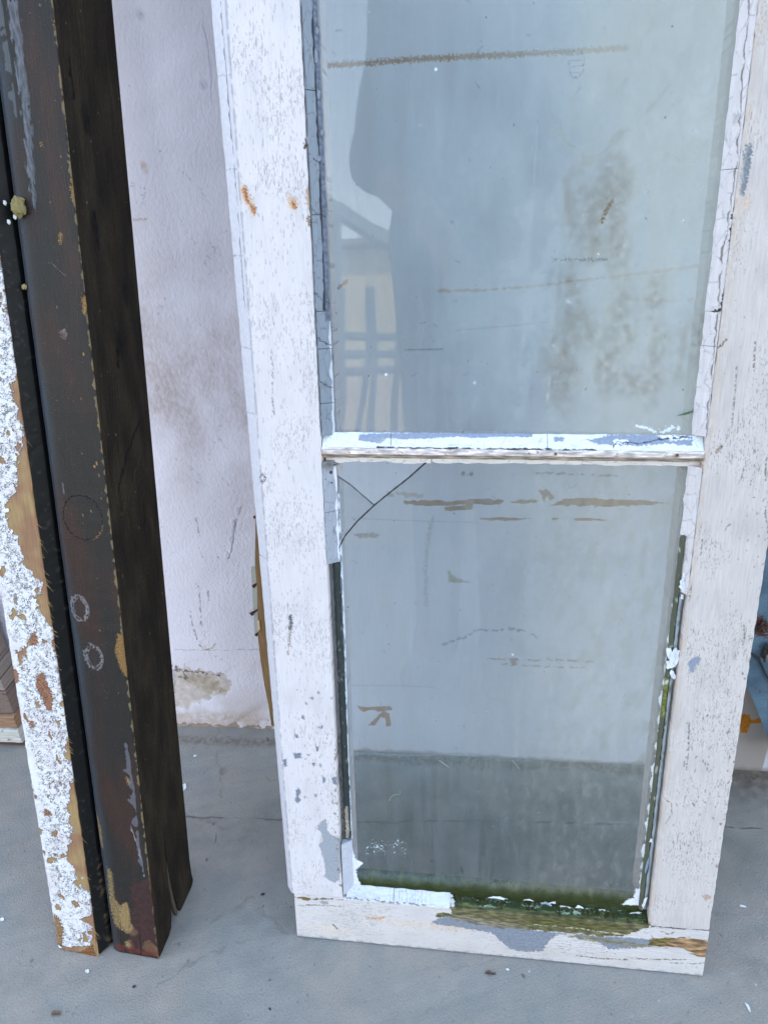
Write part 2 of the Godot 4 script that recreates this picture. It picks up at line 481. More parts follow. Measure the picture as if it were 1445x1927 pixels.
	c.poly(PackedVector2Array([Vector2(155.9, 37.9), Vector2(180.7, 37.8), Vector2(210.1, 33.8), Vector2(224.6, 33.3), Vector2(233.6, 23.0), Vector2(245.6, 12.2), Vector2(260.2, 11.0), Vector2(280.3, 13.6), Vector2(286.4, 29.7), Vector2(295.0, 39.8), Vector2(310.1, 42.4), Vector2(319.0, 35.3), Vector2(335.7, 37.4), Vector2(350.5, 25.7), Vector2(375.3, 30.4), Vector2(396.8, 36.2), Vector2(414.0, 39.9), Vector2(401.4, 45.7), Vector2(324.2, 42.0), Vector2(267.6, 42.4), Vector2(186.4, 52.2), Vector2(168.9, 48.6)]), hx(128, 133, 143), 1.4, 0.25, 0.25, -0.6, 0.06)
	c.poly(PackedVector2Array([Vector2(180.4, 72.4), Vector2(266.2, 73.5), Vector2(322.4, 69.9), Vector2(389.8, 66.3), Vector2(391.2, 62.1), Vector2(376.6, 54.4), Vector2(368.3, 47.5), Vector2(346.5, 43.2), Vector2(312.9, 43.5), Vector2(267.6, 42.4), Vector2(227.2, 45.0), Vector2(192.3, 49.9), Vector2(161.8, 49.2), Vector2(165.3, 54.2), Vector2(180.6, 54.5), Vector2(178.1, 64.7)]), hx(100, 94, 64), 1.3, 0.3, 0.3, -0.7, 0.25, 1.0, Vector2(4, 1))
	c.poly(PackedVector2Array([Vector2(168.9, 51.6), Vector2(198.1, 53.6), Vector2(244.4, 48.6), Vector2(267.6, 42.4), Vector2(227.4, 40.5), Vector2(186.5, 46.1)]), hx(128, 118, 98), 2.0, 0.3, 1.2, 0.0, 0.3, 0.85, Vector2(5, 1))
	c.poly(PackedVector2Array([Vector2(255.4, 60.4), Vector2(311.7, 62.7), Vector2(356.3, 60.7), Vector2(373.2, 55.5), Vector2(323.8, 47.9), Vector2(267.3, 48.4)]), hx(84, 82, 44), 2.0, 0.3, 1.5, 0.0, 0.3, 0.8, Vector2(5, 1))
	c.poly(PackedVector2Array([Vector2(395.9, 46.5), Vector2(428.0, 52.0), Vector2(450.8, 50.4), Vector2(452.2, 28.4), Vector2(442.5, 27.2), Vector2(427.0, 35.6), Vector2(388.6, 36.6)]), hx(142, 112, 82), 1.6, 0.25, 0.5, -0.6, 0.3, 1.0, Vector2(5, 1))
	c.poly(PackedVector2Array([Vector2(390.7, 42.9), Vector2(407.8, 48.0), Vector2(413.6, 44.3), Vector2(402.4, 35.4), Vector2(390.3, 35.4)]), hx(104, 92, 50), 1.6, 0.3, 0.8, 0.0, 0.3, 1.0, Vector2(4, 1))
	c.poly(PackedVector2Array([Vector2(301.9, 37.7), Vector2(335.4, 41.9), Vector2(380.2, 37.1), Vector2(402.5, 33.9), Vector2(364.0, 32.0), Vector2(330.3, 35.2)]), hx(120, 112, 86), 1.4, 0.3, 0.6, -0.1, 0.2, 0.7, Vector2(4, 1))
	c.line(PackedVector2Array([Vector2(267.2, 49.9), Vector2(318.1, 50.2), Vector2(368.3, 47.5)]), 0.9, hx(206, 200, 184), 0.8, 1.2, 0.2, 0.15, 0.6)
	for p in [PackedVector2Array([Vector2(415.4, 14.6), Vector2(437.2, 16.0), Vector2(451.0, 19.3)]), PackedVector2Array([Vector2(370.9, 15.5), Vector2(404.1, 17.6), Vector2(431.2, 21.2)]), PackedVector2Array([Vector2(314.7, 11.9), Vector2(343.2, 11.1), Vector2(371.1, 13.2)]), PackedVector2Array([Vector2(400.4, 57.3), Vector2(409.4, 54.1), Vector2(416.6, 57.9)]), PackedVector2Array([Vector2(5.9, 46.2), Vector2(24.6, 49.1), Vector2(55.2, 50.4)]), PackedVector2Array([Vector2(392.3, 50.5), Vector2(394.8, 46.3)])]:
		c.line(p, 0.8, hx(104, 92, 84), 0.8, 1.0, -0.5, 0.2, 0.6)
	c.line(PackedVector2Array([Vector2(-0.8, 58.5), Vector2(18.8, 56.9), Vector2(43.4, 59.7), Vector2(58.6, 60.0)]), 1.4, hx(96, 82, 64), 0.8, 1.2, -0.5, 0.15, 0.5)
	c.poly(PackedVector2Array([Vector2(10.4, 59.8), Vector2(20.1, 58.6), Vector2(18.6, 53.8), Vector2(11.3, 55.3)]), hx(112, 92, 58), 0.7, 0.5, 0.3, -0.3, 0.2)
	c.poly(PackedVector2Array([Vector2(31.0, 55.3), Vector2(40.8, 56.4), Vector2(41.9, 51.9), Vector2(34.5, 51.1)]), hx(150, 152, 160), 0.7, 0.5, 0.3, -0.3, 0.1)
	c.line(PackedVector2Array([Vector2(391.8, 62.1), Vector2(421.5, 62.9), Vector2(450.9, 63.6)]), 1.2, hx(84, 76, 72), 0.9, 0.8, -0.5, 0.15, 0.4)
	c.line(PackedVector2Array([Vector2(46.1, 23.0), Vector2(50.2, 17.2)]), 1.6, hx(120, 96, 78), 0.9, 0.6, -0.2)
	c.line(PackedVector2Array([Vector2(109.2, 62.7), Vector2(120.5, 62.5)]), 3.0, hx(128, 138, 158), 0.9, 0.5, -0.3)
	c.dots(90, 4, 1, 450, 30, 0.25, 0.8, hx(120, 108, 102), 0.6, -0.3, 1.0)
	c.dots(50, 250, 4, 450, 24, 0.3, 0.8, hx(132, 112, 94), 0.7, -0.3, 1.0, 1.5)
	c.line(PackedVector2Array([Vector2(3, 1), Vector2(200, 1), Vector2(450, 1)]), 1.8, hx(138, 140, 150), 0.6, 1.4, -0.3, 0.1, 0.8)
	# muntin fillet: aged, with nail holes
	c.poly(PackedVector2Array([Vector2(58, 573.5), Vector2(389, 573.5), Vector2(389, 581), Vector2(58, 581)]), hx(204, 192, 186), 0.4, 0.3, 0.5, 0.0, 0.25, 0.75, Vector2(6, 1))
	c.dots(120, 60, 574, 388, 580, 0.2, 0.8, hx(140, 116, 104), 0.6, -0.3, 3.0, 1.57)
	c.dots(4, 200, 576, 380, 578, 0.8, 1.4, hx(70, 52, 42), 1.0, -0.6)
	# underside moulding of the bar, its shadow band painted in beige; moss on the ledge behind the lower pane
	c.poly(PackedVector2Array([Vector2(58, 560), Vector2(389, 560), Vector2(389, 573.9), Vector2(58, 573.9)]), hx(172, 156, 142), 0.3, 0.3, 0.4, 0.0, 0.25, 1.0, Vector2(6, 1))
	c.poly(PackedVector2Array([Vector2(70, 64.5), Vector2(380, 64.5), Vector2(380, 79), Vector2(70, 79)]), hx(98, 96, 60), 0.4, 0.3, 0.4, 0.0, 0.45, 1.0, Vector2(7, 1))
	c.smear(120, 73, 60, 8, 0, hx(56, 72, 40), 0.9, 0.1, 0.8)
	c.smear(290, 73, 80, 8, 0, hx(92, 84, 52), 0.9, 0.1, 0.8)
	return c


func paint_putty(x0: float, y0: float, x1: float, y1: float, base: Color, sd: int, along_x: bool, crackle: float) -> Canvas:
	var c := Canvas.new(x0, y0, x1, y1, 2.2, base, sd)
	var streak := noise(sd, 1.0, 3)
	var fine := noise(sd + 1, 0.7, 3)
	var cells := noise(sd + 2, 0.13, 1, FastNoiseLite.TYPE_CELLULAR)
	cells.cellular_return_type = FastNoiseLite.RETURN_DISTANCE2_SUB
	cells.cellular_jitter = 1.1
	for j in c.h:
		for i in c.w:
			var x := c.x0 + i / c.res
			var y := c.y0 + j / c.res
			var a := y if along_x else x
			var b := x if along_x else y
			var s := streak.get_noise_2d(a * 0.4, b * 0.02)
			var f := fine.get_noise_2d(x, y)
			var g := 1.0 + 0.05 * s + 0.03 * f
			var col := Color(base.r * g, base.g * g, base.b * g)
			var ht := 0.5 + 0.12 * s + 0.06 * f
			var e := cells.get_noise_2d(a * 1.3 + f, b * 0.5) + 1.0
			if e < 0.09 and crackle > 0.0 and s > -0.12:
				var t := (1.0 - e / 0.09) * crackle
				col = col.lerp(Color(0.34, 0.32, 0.33), t)
				ht -= 0.4 * t
			c.col[j * c.w + i] = col
			c.hgt[j * c.w + i] = ht
	return c


func paint_dark_face() -> Canvas:
	var c := Canvas.new(-63, -6, 3, 964, 1.9, hx(70, 66, 68), 21)
	var n1 := noise(31, 0.012, 4)
	var n2 := noise(32, 0.75, 3)
	var n3 := noise(33, 1.0, 3)
	for j in c.h:
		var y := c.y0 + j / c.res
		for i in c.w:
			var x := c.x0 + i / c.res
			var a := n1.get_noise_2d(x * 2.2, y * 0.5)
			var f := n2.get_noise_2d(x, y)
			var s := n3.get_noise_2d(x * 0.8, y * 0.03)
			var red := clampf(0.5 + 1.4 * a + 0.25 * s - absf(x + 30.0) / 70.0, 0.0, 1.0)
			var col := hx(40, 37, 35).lerp(hx(56, 40, 35), red)
			col = col.lerp(hx(68, 76, 88), smoothstep(-42.0, -58.0, x + 5.0 * a) * 0.7)  # bluish sky sheen on the rounded left edge, painted into the colour
			var g := 1.0 + 0.36 * f + 0.12 * s
			c.col[j * c.w + i] = Color(col.r * g, col.g * g, col.b * g)
			c.hgt[j * c.w + i] = 0.5 + 0.16 * f + 0.08 * s
	# long scraped streak of blue-grey paint
	c.poly(PackedVector2Array([Vector2(-39.9, 950.8), Vector2(-29.7, 950.2), Vector2(-30.4, 891.5), Vector2(-31.3, 860.8), Vector2(-34.2, 829.2), Vector2(-37.1, 797.4), Vector2(-39.9, 804.9), Vector2(-40.2, 841.4), Vector2(-38.6, 876.6), Vector2(-38.9, 910.6)]), hx(112, 118, 130), 1.8, 0.3, 0.6, -0.2, 0.25, 0.6, Vector2(1, 4))
	c.line(PackedVector2Array([Vector2(-45.8, 949.4), Vector2(-44.3, 907.2), Vector2(-44.7, 869.1)]), 3.0, hx(112, 118, 126), 0.5, 1.0, 0.0, 0.05, 1.5)
	# tan undercoat where the arris has worn
	c.line(PackedVector2Array([Vector2(-0.4, 0), Vector2(-0.4, 330), Vector2(-0.4, 640), Vector2(-0.6, 950)]), 1.1, hx(128, 112, 82), 0.8, 1.5, -0.1, 0.08, 0.4)
	for p in [PackedVector2Array([Vector2(-5.1, 410.9), Vector2(0.4, 409.2), Vector2(1.1, 383.7), Vector2(1.4, 360.0), Vector2(-6.2, 369.8), Vector2(-10.8, 391.1)]), PackedVector2Array([Vector2(-0.4, 941.3), Vector2(-0.6, 926.9), Vector2(-1.9, 930.6)]), PackedVector2Array([Vector2(-1.0, 828.4), Vector2(0.5, 818.4), Vector2(-0.9, 800.2), Vector2(-2.9, 807.5)]), PackedVector2Array([Vector2(-18.6, 779.7), Vector2(-14.4, 781.3), Vector2(-16.9, 770.4), Vector2(-19.2, 772.1)]), PackedVector2Array([Vector2(-3.4, 728.3), Vector2(1.9, 730.0), Vector2(-0.9, 712.4), Vector2(-4.1, 715.0)]), PackedVector2Array([Vector2(-25.2, 849.7), Vector2(-23.2, 850.4), Vector2(-24.0, 844.9), Vector2(-25.8, 845.7)])]:
		c.poly(p, hx(124, 94, 56), 1.5, 0.5, 0.3, -0.25, 0.2)
	c.poly(PackedVector2Array([Vector2(-50.9, 120.2), Vector2(-45.1, 114.0), Vector2(-46.5, 78.4), Vector2(-35.2, 62.1), Vector2(-32.3, 40.0), Vector2(-20.7, 37.2), Vector2(-26.9, 28.1), Vector2(-38.6, 30.9), Vector2(-51.0, 39.8), Vector2(-54.2, 69.4)]), hx(122, 102, 70), 1.8, 0.4, 0.4, -0.3, 0.25)
	for p in [PackedVector2Array([Vector2(-39.5, 70.9), Vector2(-31.1, 75.7), Vector2(-29.8, 63.2), Vector2(-30.1, 48.1), Vector2(-25.8, 39.1), Vector2(-23.9, 31.9), Vector2(-30.8, 28.8), Vector2(-36.6, 36.7), Vector2(-42.9, 40.0), Vector2(-42.6, 55.3)]), PackedVector2Array([Vector2(-40.1, 17.5), Vector2(-32.9, 22.2), Vector2(-30.0, 12.0), Vector2(-35.8, 7.5), Vector2(-40.8, 11.1)]), PackedVector2Array([Vector2(-15.5, 23.0), Vector2(-8.6, 26.0), Vector2(-0.3, 17.1), Vector2(-0.1, 4.8), Vector2(-11.7, 8.4), Vector2(-19.4, 11.3)]), PackedVector2Array([Vector2(-56.9, 197.9), Vector2(-52.6, 171.0), Vector2(-53.4, 142.7), Vector2(-56.5, 149.2)]), PackedVector2Array([Vector2(-86.9, 286.4), Vector2(-85.3, 280.1), Vector2(-88.8, 273.1)]), PackedVector2Array([Vector2(-15.2, 244.9), Vector2(-9.7, 239.2), Vector2(-12.9, 232.0)])]:
		c.poly(p, hx(138, 114, 76), 1.6, 0.45, 0.3, -0.3, 0.14)
	# red-brown bare patch at the foot
	c.poly(PackedVector2Array([Vector2(-24.2, 103.6), Vector2(2.9, 117.6), Vector2(1.2, 5.1), Vector2(-38.9, 3.7), Vector2(-25.7, 52.8)]), hx(72, 42, 41), 4.0, 0.12, 4.0, 0.0, 0.12, 0.6)
	c.line(PackedVector2Array([Vector2(-54.6, 8.0), Vector2(-25.3, 5.2), Vector2(2.7, 7.0)]), 6.0, hx(104, 48, 38), 0.7, 0.6, 0.0, 0.1, 1.0)
	c.line(PackedVector2Array([Vector2(-15.9, 180.9), Vector2(-9.0, 150.8), Vector2(-6.2, 115.8)]), 1.2, hx(150, 152, 160), 0.7, 0.9, 0.0, 0.1, 0.8)
	c.line(PackedVector2Array([Vector2(-10.9, 284.3), Vector2(-8.1, 219.5), Vector2(-9.6, 157.8), Vector2(-8.1, 122.6)]), 4.0, hx(112, 116, 126), 0.6, 1.0, 0.0, 0.05, 1.5)
	c.line(PackedVector2Array([Vector2(-20.1, 42.6), Vector2(-21.7, -4.9)]), 0.7, hx(20, 16, 16), 1.0, 0.5, -0.6)
	c.line(PackedVector2Array([Vector2(-43.7, 45.1), Vector2(-45.8, 2.1)]), 0.5, hx(30, 24, 22), 0.8, 0.7, -0.4)
	# plugged screw hole, chalky paint rings
	var ring := PackedVector2Array()
	for p in 33:
		ring.append(Vector2(-27.8, 527.8) + Vector2(cos(p * TAU / 32) * 20.5, sin(p * TAU / 32) * 22.0))
	c.line(ring, 0.7, hx(28, 22, 20), 0.9, 0.8, -0.5, 0.3, 0.8)
	c.line(ring.slice(26, 32), 0.9, hx(150, 104, 60), 0.8, 1.0, 0.0, 0.4, 0.8)
	for r in 2:
		for q in 2:
			var rg := PackedVector2Array()
			var mid: Vector2 = Vector2(-43.9, 433.9) if r == 0 else Vector2(-34.8, 381.4)
			for p in 25:
				rg.append(mid + Vector2(cos(p * TAU / 24) * (9.5 - 2.2 * q) + q * 0.6, sin(p * TAU / 24) * (13.5 - 2.8 * q)))
			c.line(rg, 2.4 - 1.0 * q, hx(158, 160, 168), 0.5, 0.7, 0.1, 0.2, 1.2)
		c.smear((Vector2(-43.9, 433.9) if r == 0 else Vector2(-34.8, 381.4)).x, (Vector2(-43.9, 433.9) if r == 0 else Vector2(-34.8, 381.4)).y, 7, 10, 0, hx(52, 46, 46), 0.8)
	c.poly(PackedVector2Array([Vector2(-28.9, 699.5), Vector2(-23.4, 701.4), Vector2(-20.9, 696.9), Vector2(-23.6, 692.3), Vector2(-28.6, 694.0)]), hx(120, 104, 100), 1.0, 0.5, 0.4, 0.2, 0.2)
	c.smear(Vector2(-26.4, 695.0).x, Vector2(-26.4, 695.0).y, 6, 5, 0, hx(50, 36, 34), 0.8)
	c.line(PackedVector2Array([Vector2(-28.9, 756.8), Vector2(-22.7, 750.8), Vector2(-16.3, 745.6)]), 0.5, hx(140, 130, 130), 0.6, 0.9)
	c.line(PackedVector2Array([Vector2(-45.0, 561.0), Vector2(-44.8, 550.7)]), 1.2, hx(120, 130, 148), 0.7, 0.6)
	c.dots(420, -58, 0, -1, 960, 0.15, 0.5, hx(170, 168, 168), 0.5, 0.1, 1.6)
	c.dots(140, -58, 500, -1, 960, 0.2, 0.7, hx(40, 34, 32), 0.6, -0.2, 2.0)
	c.dots(24, -30, 300, -1, 960, 0.4, 1.2, hx(172, 128, 66), 0.9, -0.2, 3.0)
	return c


func paint_white_board() -> Canvas:
	var c := Canvas.new(-129, -24, -66, 964, 2.0, hx(176, 142, 96), 23)
	var wood := noise(41, 1.0, 3)
	var blot := noise(42, 0.02, 3)
	var edge := noise(43, 0.045, 4)
	var cells := noise(44, 0.25, 2)
	var worm := noise(46, 0.36, 2)
	var fine := noise(45, 0.8, 2)
	# bare stretches along the right arris, as (y, how far the paint stays back)
	var bare := [Vector2(-63.0, 745.5), Vector2(-72.0, 710.2), Vector2(-60.6, 669.3), Vector2(-76.8, 654.9), Vector2(-72.0, 597.0), Vector2(-83.6, 586.5), Vector2(-89.4, 550.5), Vector2(-103.4, 541.8), Vector2(-101.7, 510.1), Vector2(-90.5, 508.2), Vector2(-94.9, 480.7), Vector2(-72.4, 460.5), Vector2(-84.3, 443.7), Vector2(-72.6, 415.1), Vector2(-68.4, 374.6), Vector2(-63.7, 339.0), Vector2(-60.5, 327.1), Vector2(-77.1, 268.0), Vector2(-68.8, 256.2), Vector2(-84.5, 186.7), Vector2(-79.8, 173.7), Vector2(-94.0, 135.8), Vector2(-81.5, 102.1), Vector2(-69.5, 82.4), Vector2(-69.7, 60.0), Vector2(-88.5, 48.4), Vector2(-73.4, 40.3), Vector2(-79.7, 11.9), Vector2(-101.2, 3.9)]
	for j in c.h:
		var y := c.y0 + j / c.res
		var lim := -140.0
		for k in bare.size() - 1:
			if y <= bare[k].y and y >= bare[k + 1].y:
				lim = lerpf(bare[k + 1].x, bare[k].x, (y - bare[k + 1].y) / maxf(0.01, bare[k].y - bare[k + 1].y))
		if y > bare[0].y:
			lim = bare[0].x + (y - bare[0].y) * 0.02
		for i in c.w:
			var x := c.x0 + i / c.res
			var s := wood.get_noise_2d(x * 0.7, y * 0.02)
			var b := blot.get_noise_2d(x, y)
			var f := fine.get_noise_2d(x, y)
			var e := edge.get_noise_2d(x * 1.6, y * 1.6)
			var col := hx(152, 124, 86).lerp(hx(140, 104, 78), clampf(b * 2.0 + 0.4, 0.0, 1.0))
			var g := 1.0 + 0.12 * s + 0.08 * f
			col = Color(col.r * g, col.g * g, col.b * g)
			var ht := 0.3 + 0.06 * s
			var inside := lim - x + 7.0 * e + 2.2 * fine.get_noise_2d(x * 0.6, y * 0.6)
			var hole := edge.get_noise_2d(x * 1.1 + 700.0, y * 0.8)
			if inside > 0.0 and hole < 0.42:
				# alligatored white paint: crinkled islands with dark gaps
				var q := absf(cells.get_noise_2d(x + 1.2 * f, y * 0.75 + 1.2 * f))
				var q2 := absf(worm.get_noise_2d(x * 0.9 + 40.0, y))
				var calm := smoothstep(0.1, 0.45, blot.get_noise_2d(x * 0.7 + 300.0, y * 0.4)) * 0.5 + smoothstep(-108.0, -122.0, x) * 0.7
				var gap := maxf(smoothstep(0.17, 0.04, q) * smoothstep(-0.35, 0.1, worm.get_noise_2d(x * 0.3, y * 0.3)), smoothstep(0.08, 0.02, q2) * 0.5 * smoothstep(-0.1, 0.3, f)) * (1.0 - minf(calm, 0.95))
				var white := Color(0.86, 0.85, 0.855).lerp(Color(0.8, 0.76, 0.76), clampf(b, 0.0, 0.6))
				col = white.lerp(Color(0.34, 0.31, 0.32), gap * 0.72)
				ht = 0.95 - 0.6 * gap + 0.06 * f
			c.col[j * c.w + i] = col
			c.hgt[j * c.w + i] = ht
	# losses in the middle of the paint
	for p in [PackedVector2Array([Vector2(-95.1, 404.1), Vector2(-90.8, 408.6), Vector2(-89.5, 401.8), Vector2(-89.3, 394.8), Vector2(-95.8, 391.7), Vector2(-99.7, 397.2)]), PackedVector2Array([Vector2(-96.1, 358.2), Vector2(-88.1, 362.7), Vector2(-86.1, 351.5), Vector2(-81.0, 336.8), Vector2(-84.7, 319.0), Vector2(-90.8, 319.4), Vector2(-94.6, 335.1), Vector2(-99.2, 345.6)]), PackedVector2Array([Vector2(-125.7, 364.4), Vector2(-117.7, 360.5), Vector2(-118.5, 348.1), Vector2(-125.2, 344.9), Vector2(-127.3, 354.4)]), PackedVector2Array([Vector2(-114.0, 301.2), Vector2(-109.2, 304.4), Vector2(-107.8, 297.0), Vector2(-113.3, 293.7)]), PackedVector2Array([Vector2(-123.5, 211.0), Vector2(-117.4, 208.6), Vector2(-122.0, 203.7)]), PackedVector2Array([Vector2(-111.7, 194.4), Vector2(-104.4, 191.5), Vector2(-106.5, 185.7), Vector2(-113.0, 185.9)]), PackedVector2Array([Vector2(-125.4, 207.3), Vector2(-124.6, 186.7), Vector2(-132.0, 164.5)]), PackedVector2Array([Vector2(-124.2, 137.4), Vector2(-119.1, 135.5), Vector2(-121.4, 129.3)]), PackedVector2Array([Vector2(-109.8, 135.8), Vector2(-104.6, 135.3), Vector2(-108.0, 130.4)])]:
		c.poly(p, hx(142, 98, 74), 1.2, 0.45, 0.3, -0.6, 0.15)
	c.poly(PackedVector2Array([Vector2(-122.3, 48.9), Vector2(-114.8, 44.4), Vector2(-111.3, 29.7), Vector2(-116.3, 3.6), Vector2(-126.1, -6.5), Vector2(-129.5, 8.6)]), hx(136, 106, 76), 2.0, 0.3, 0.5, -0.5, 0.2)
	c.poly(PackedVector2Array([Vector2(-131.8, -7.8), Vector2(-75.3, 3.5), Vector2(-69.7, -17.2), Vector2(-134.2, -34.0)]), hx(98, 82, 72), 1.5, 0.3, 0.6, -0.3, 0.3)
	c.poly(PackedVector2Array([Vector2(-122.7, -2.5), Vector2(-112.7, -0.3), Vector2(-115.7, -12.1), Vector2(-125.8, -14.4)]), hx(112, 66, 62), 2.0, 0.3, 1.0, 0.0, 0.2, 0.7)
	c.poly(PackedVector2Array([Vector2(-101.5, -8.8), Vector2(-75.1, 16.0), Vector2(-73.9, -7.2), Vector2(-90.4, -18.9)]), hx(122, 80, 46), 1.6, 0.4, 0.8, -0.2, 0.3)
	c.dots(16, -90, 40, -72, 110, 0.5, 1.6, hx(220, 218, 220), 0.9, 0.4, 1.5)
	return c


func paint_side() -> Canvas:
	var c := Canvas.new(-2, -6, 94, 992, 1.4, hx(44, 36, 26), 25)
	var g1 := noise(51, 1.0, 4)
	var g2 := noise(52, 0.02, 3)
	var f1 := noise(53, 0.6, 2)
	for j in c.h:
		var y := c.y0 + j / c.res
		for i in c.w:
			var x := c.x0 + i / c.res
			var wv := x + 5.0 * g2.get_noise_2d(x * 0.6, y * 0.35)
			var s := g1.get_noise_2d(wv * 0.35, y * 0.009)
			var b := g2.get_noise_2d(x * 1.5 + 90.0, y * 0.5)
			var f := f1.get_noise_2d(x * 1.6, y * 0.3) * 0.7 + 0.9 * g1.get_noise_2d(wv * 1.1 + 40.0, y * 0.014)
			var col := hx(46, 38, 28).lerp(hx(26, 21, 16), clampf(0.55 + 0.5 * s + 0.9 * b, 0.0, 1.0))
			var g := 1.0 + 0.30 * f
			c.col[j * c.w + i] = Color(col.r * g, col.g * g, col.b * g)
			c.hgt[j * c.w + i] = 0.5 + 0.2 * s + 0.25 * f
	for p in [PackedVector2Array([Vector2(14.0, 912.2), Vector2(14.6, 901.0), Vector2(15.5, 884.0)]), PackedVector2Array([Vector2(27.6, 798.4), Vector2(28.3, 785.5), Vector2(28.3, 768.9)]), PackedVector2Array([Vector2(42.5, 680.1), Vector2(41.6, 665.6)]), PackedVector2Array([Vector2(61.0, 525.4), Vector2(61.2, 502.7)])]:
		c.line(p, 2.4, hx(10, 8, 7), 1.0, 0.7, -1.2, 0.1, 1.0)
	for p in [Vector2(29.3, 871.0), Vector2(66.2, 731.9), Vector2(25.2, 786.2), Vector2(47.0, 684.6)]:
		c.smear(p.x, p.y, 7, 16, 0.05, hx(10, 8, 8), 1.0, 0.1, 0.4)
	c.line(PackedVector2Array([Vector2(17.5, 548.6), Vector2(31.3, 571.2), Vector2(52.8, 592.7), Vector2(67.4, 605.8)]), 3.0, hx(14, 11, 9), 0.8, 0.6, -0.5, 0.05, 2.0)
	c.line(PackedVector2Array([Vector2(11.2, 534.6), Vector2(22.7, 525.8), Vector2(47.2, 551.3), Vector2(66.6, 579.2)]), 1.2, hx(70, 58, 40), 0.6, 0.7, 0.0, 0.05, 2.0)
	c.dots(70, 2, 200, 92, 985, 0.25, 0.7, hx(170, 164, 150), 0.75, 0.2, 2.6)
	c.dots(30, 10, 300, 90, 900, 0.2, 0.5, hx(120, 108, 88), 0.6, 0.0, 6.0)
	return c


func paint_wall() -> Canvas:
	var c := Canvas.new(-480, -4, -80, 956, 1.25, hx(205, 199, 209), 27)
	var big := noise(61, 0.006, 3)
	var rip := noise(62, 0.16, 3)
	var stain := noise(63, 0.012, 4)
	var stroke := noise(64, 1.0, 3)
	for j in c.h:
		var y := c.y0 + j / c.res
		for i in c.w:
			var x := c.x0 + i / c.res
			var b := big.get_noise_2d(x, y)
			var r := rip.get_noise_2d(x, y * 0.55)
			var s := stain.get_noise_2d(x, y * 0.7)
			var k := stroke.get_noise_2d(x * 0.5, y * 0.16)
			var g := 1.0 + 0.02 * b + 0.012 * k
			var col := Color(0.895 * g, 0.865 * g, 0.895 * g)
			var grime := exp(-pow((y - 560.0) / 130.0, 2.0)) * 0.6
			grime *= clampf(0.5 + 1.0 * s, 0.0, 1.0) * smoothstep(-340.0, -240.0, x + 50.0 * s)
			col = col.lerp(Color(0.64, 0.565, 0.545), grime * clampf(0.75 + 0.5 * r, 0.0, 1.0))
			var low := smoothstep(110.0, 0.0, y + 40.0 * s) * clampf(0.3 + 1.4 * s, 0.0, 1.0)
			col = col.lerp(Color(0.66, 0.57, 0.50), low * 0.7)
			c.col[j * c.w + i] = col
			c.hgt[j * c.w + i] = 0.5 + 0.16 * r + 0.2 * k + 0.25 * b
	# spalled, dirty foot of the wall
	c.poly(PackedVector2Array([Vector2(-331.5, 111.0), Vector2(-313.8, 117.8), Vector2(-292.6, 112.3), Vector2(-254.2, 107.3), Vector2(-241.2, 84.7), Vector2(-251.9, 68.3), Vector2(-278.2, 59.7), Vector2(-296.6, 50.3), Vector2(-324.1, 38.2), Vector2(-339.9, 26.4), Vector2(-343.4, 48.5)]), hx(198, 184, 174), 5.0, 0.05, 4.0, -1.2, 0.08, 0.85)
	c.poly(PackedVector2Array([Vector2(-321.0, 100.9), Vector2(-297.0, 105.9), Vector2(-264.4, 94.4), Vector2(-254.4, 73.6), Vector2(-278.5, 68.4), Vector2(-307.8, 82.3)]), hx(176, 158, 140), 4.0, 0.08, 4.0, -0.5, 0.10, 0.8)
	c.line(PackedVector2Array([Vector2(-329.5, 117.3), Vector2(-319.1, 111.4), Vector2(-313.4, 96.9)]), 5.0, hx(120, 104, 98), 0.8, 1.0, -1.0, 0.1, 2.0)
	c.line(PackedVector2Array([Vector2(-315.3, 109.4), Vector2(-286.7, 108.3), Vector2(-258.9, 103.0)]), 2.0, hx(110, 94, 86), 0.8, 1.2, -0.6, 0.1, 1.5)
	c.smear(Vector2(-258.5, 24.2).x, 16, 90, 18, 0.0, hx(190, 170, 156), 0.8, 0.08, 0.9)
	c.line(PackedVector2Array([Vector2(-480, 1), Vector2(-300, 1.5), Vector2(-80, 1)]), 5.0, hx(150, 126, 104), 0.8, 1.2, -0.3, 0.06, 1.0)
	c.line(PackedVector2Array([Vector2(-319.6, 152.2), Vector2(-263.3, 151.9), Vector2(-183.1, 156.2)]), 1.0, hx(176, 164, 170), 0.6, 1.0, -0.2, 0.05, 1.0)
	for p in [PackedVector2Array([Vector2(-265.2, 271.0), Vector2(-264.0, 260.2), Vector2(-272.1, 194.8)]), PackedVector2Array([Vector2(-284.4, 223.0), Vector2(-284.7, 194.4), Vector2(-282.6, 170.2)]), PackedVector2Array([Vector2(-251.2, 264.1), Vector2(-253.2, 242.2)]), PackedVector2Array([Vector2(-248.6, 375.8), Vector2(-249.2, 347.1)])]:
		c.line(p, 1.1, hx(150, 134, 140), 0.7, 1.0, -0.3, 0.1, 1.0)
	c.line(PackedVector2Array([Vector2(-280.9, 161.3), Vector2(-275.8, 153.5), Vector2(-264.6, 153.8), Vector2(-256.5, 164.0)]), 1.5, hx(160, 136, 120), 0.7, 0.9, -0.1, 0.1, 1.0)
	c.line(PackedVector2Array([Vector2(-199.4, 368.0), Vector2(-212.1, 322.3), Vector2(-218.5, 313.7)]), 4.0, hx(200, 192, 202), 0.6, 1.0, 0.9, 0.06, 2.0)
	c.line(PackedVector2Array([Vector2(-186.8, 396.0), Vector2(-200.0, 363.9)]), 3.0, hx(196, 188, 198), 0.5, 1.0, 0.8, 0.06, 2.0)
	c.line(PackedVector2Array([Vector2(-254.2, 745.0), Vector2(-247.0, 745.3), Vector2(-239.8, 745.6)]), 2.0, hx(186, 150, 126), 0.6, 0.9)
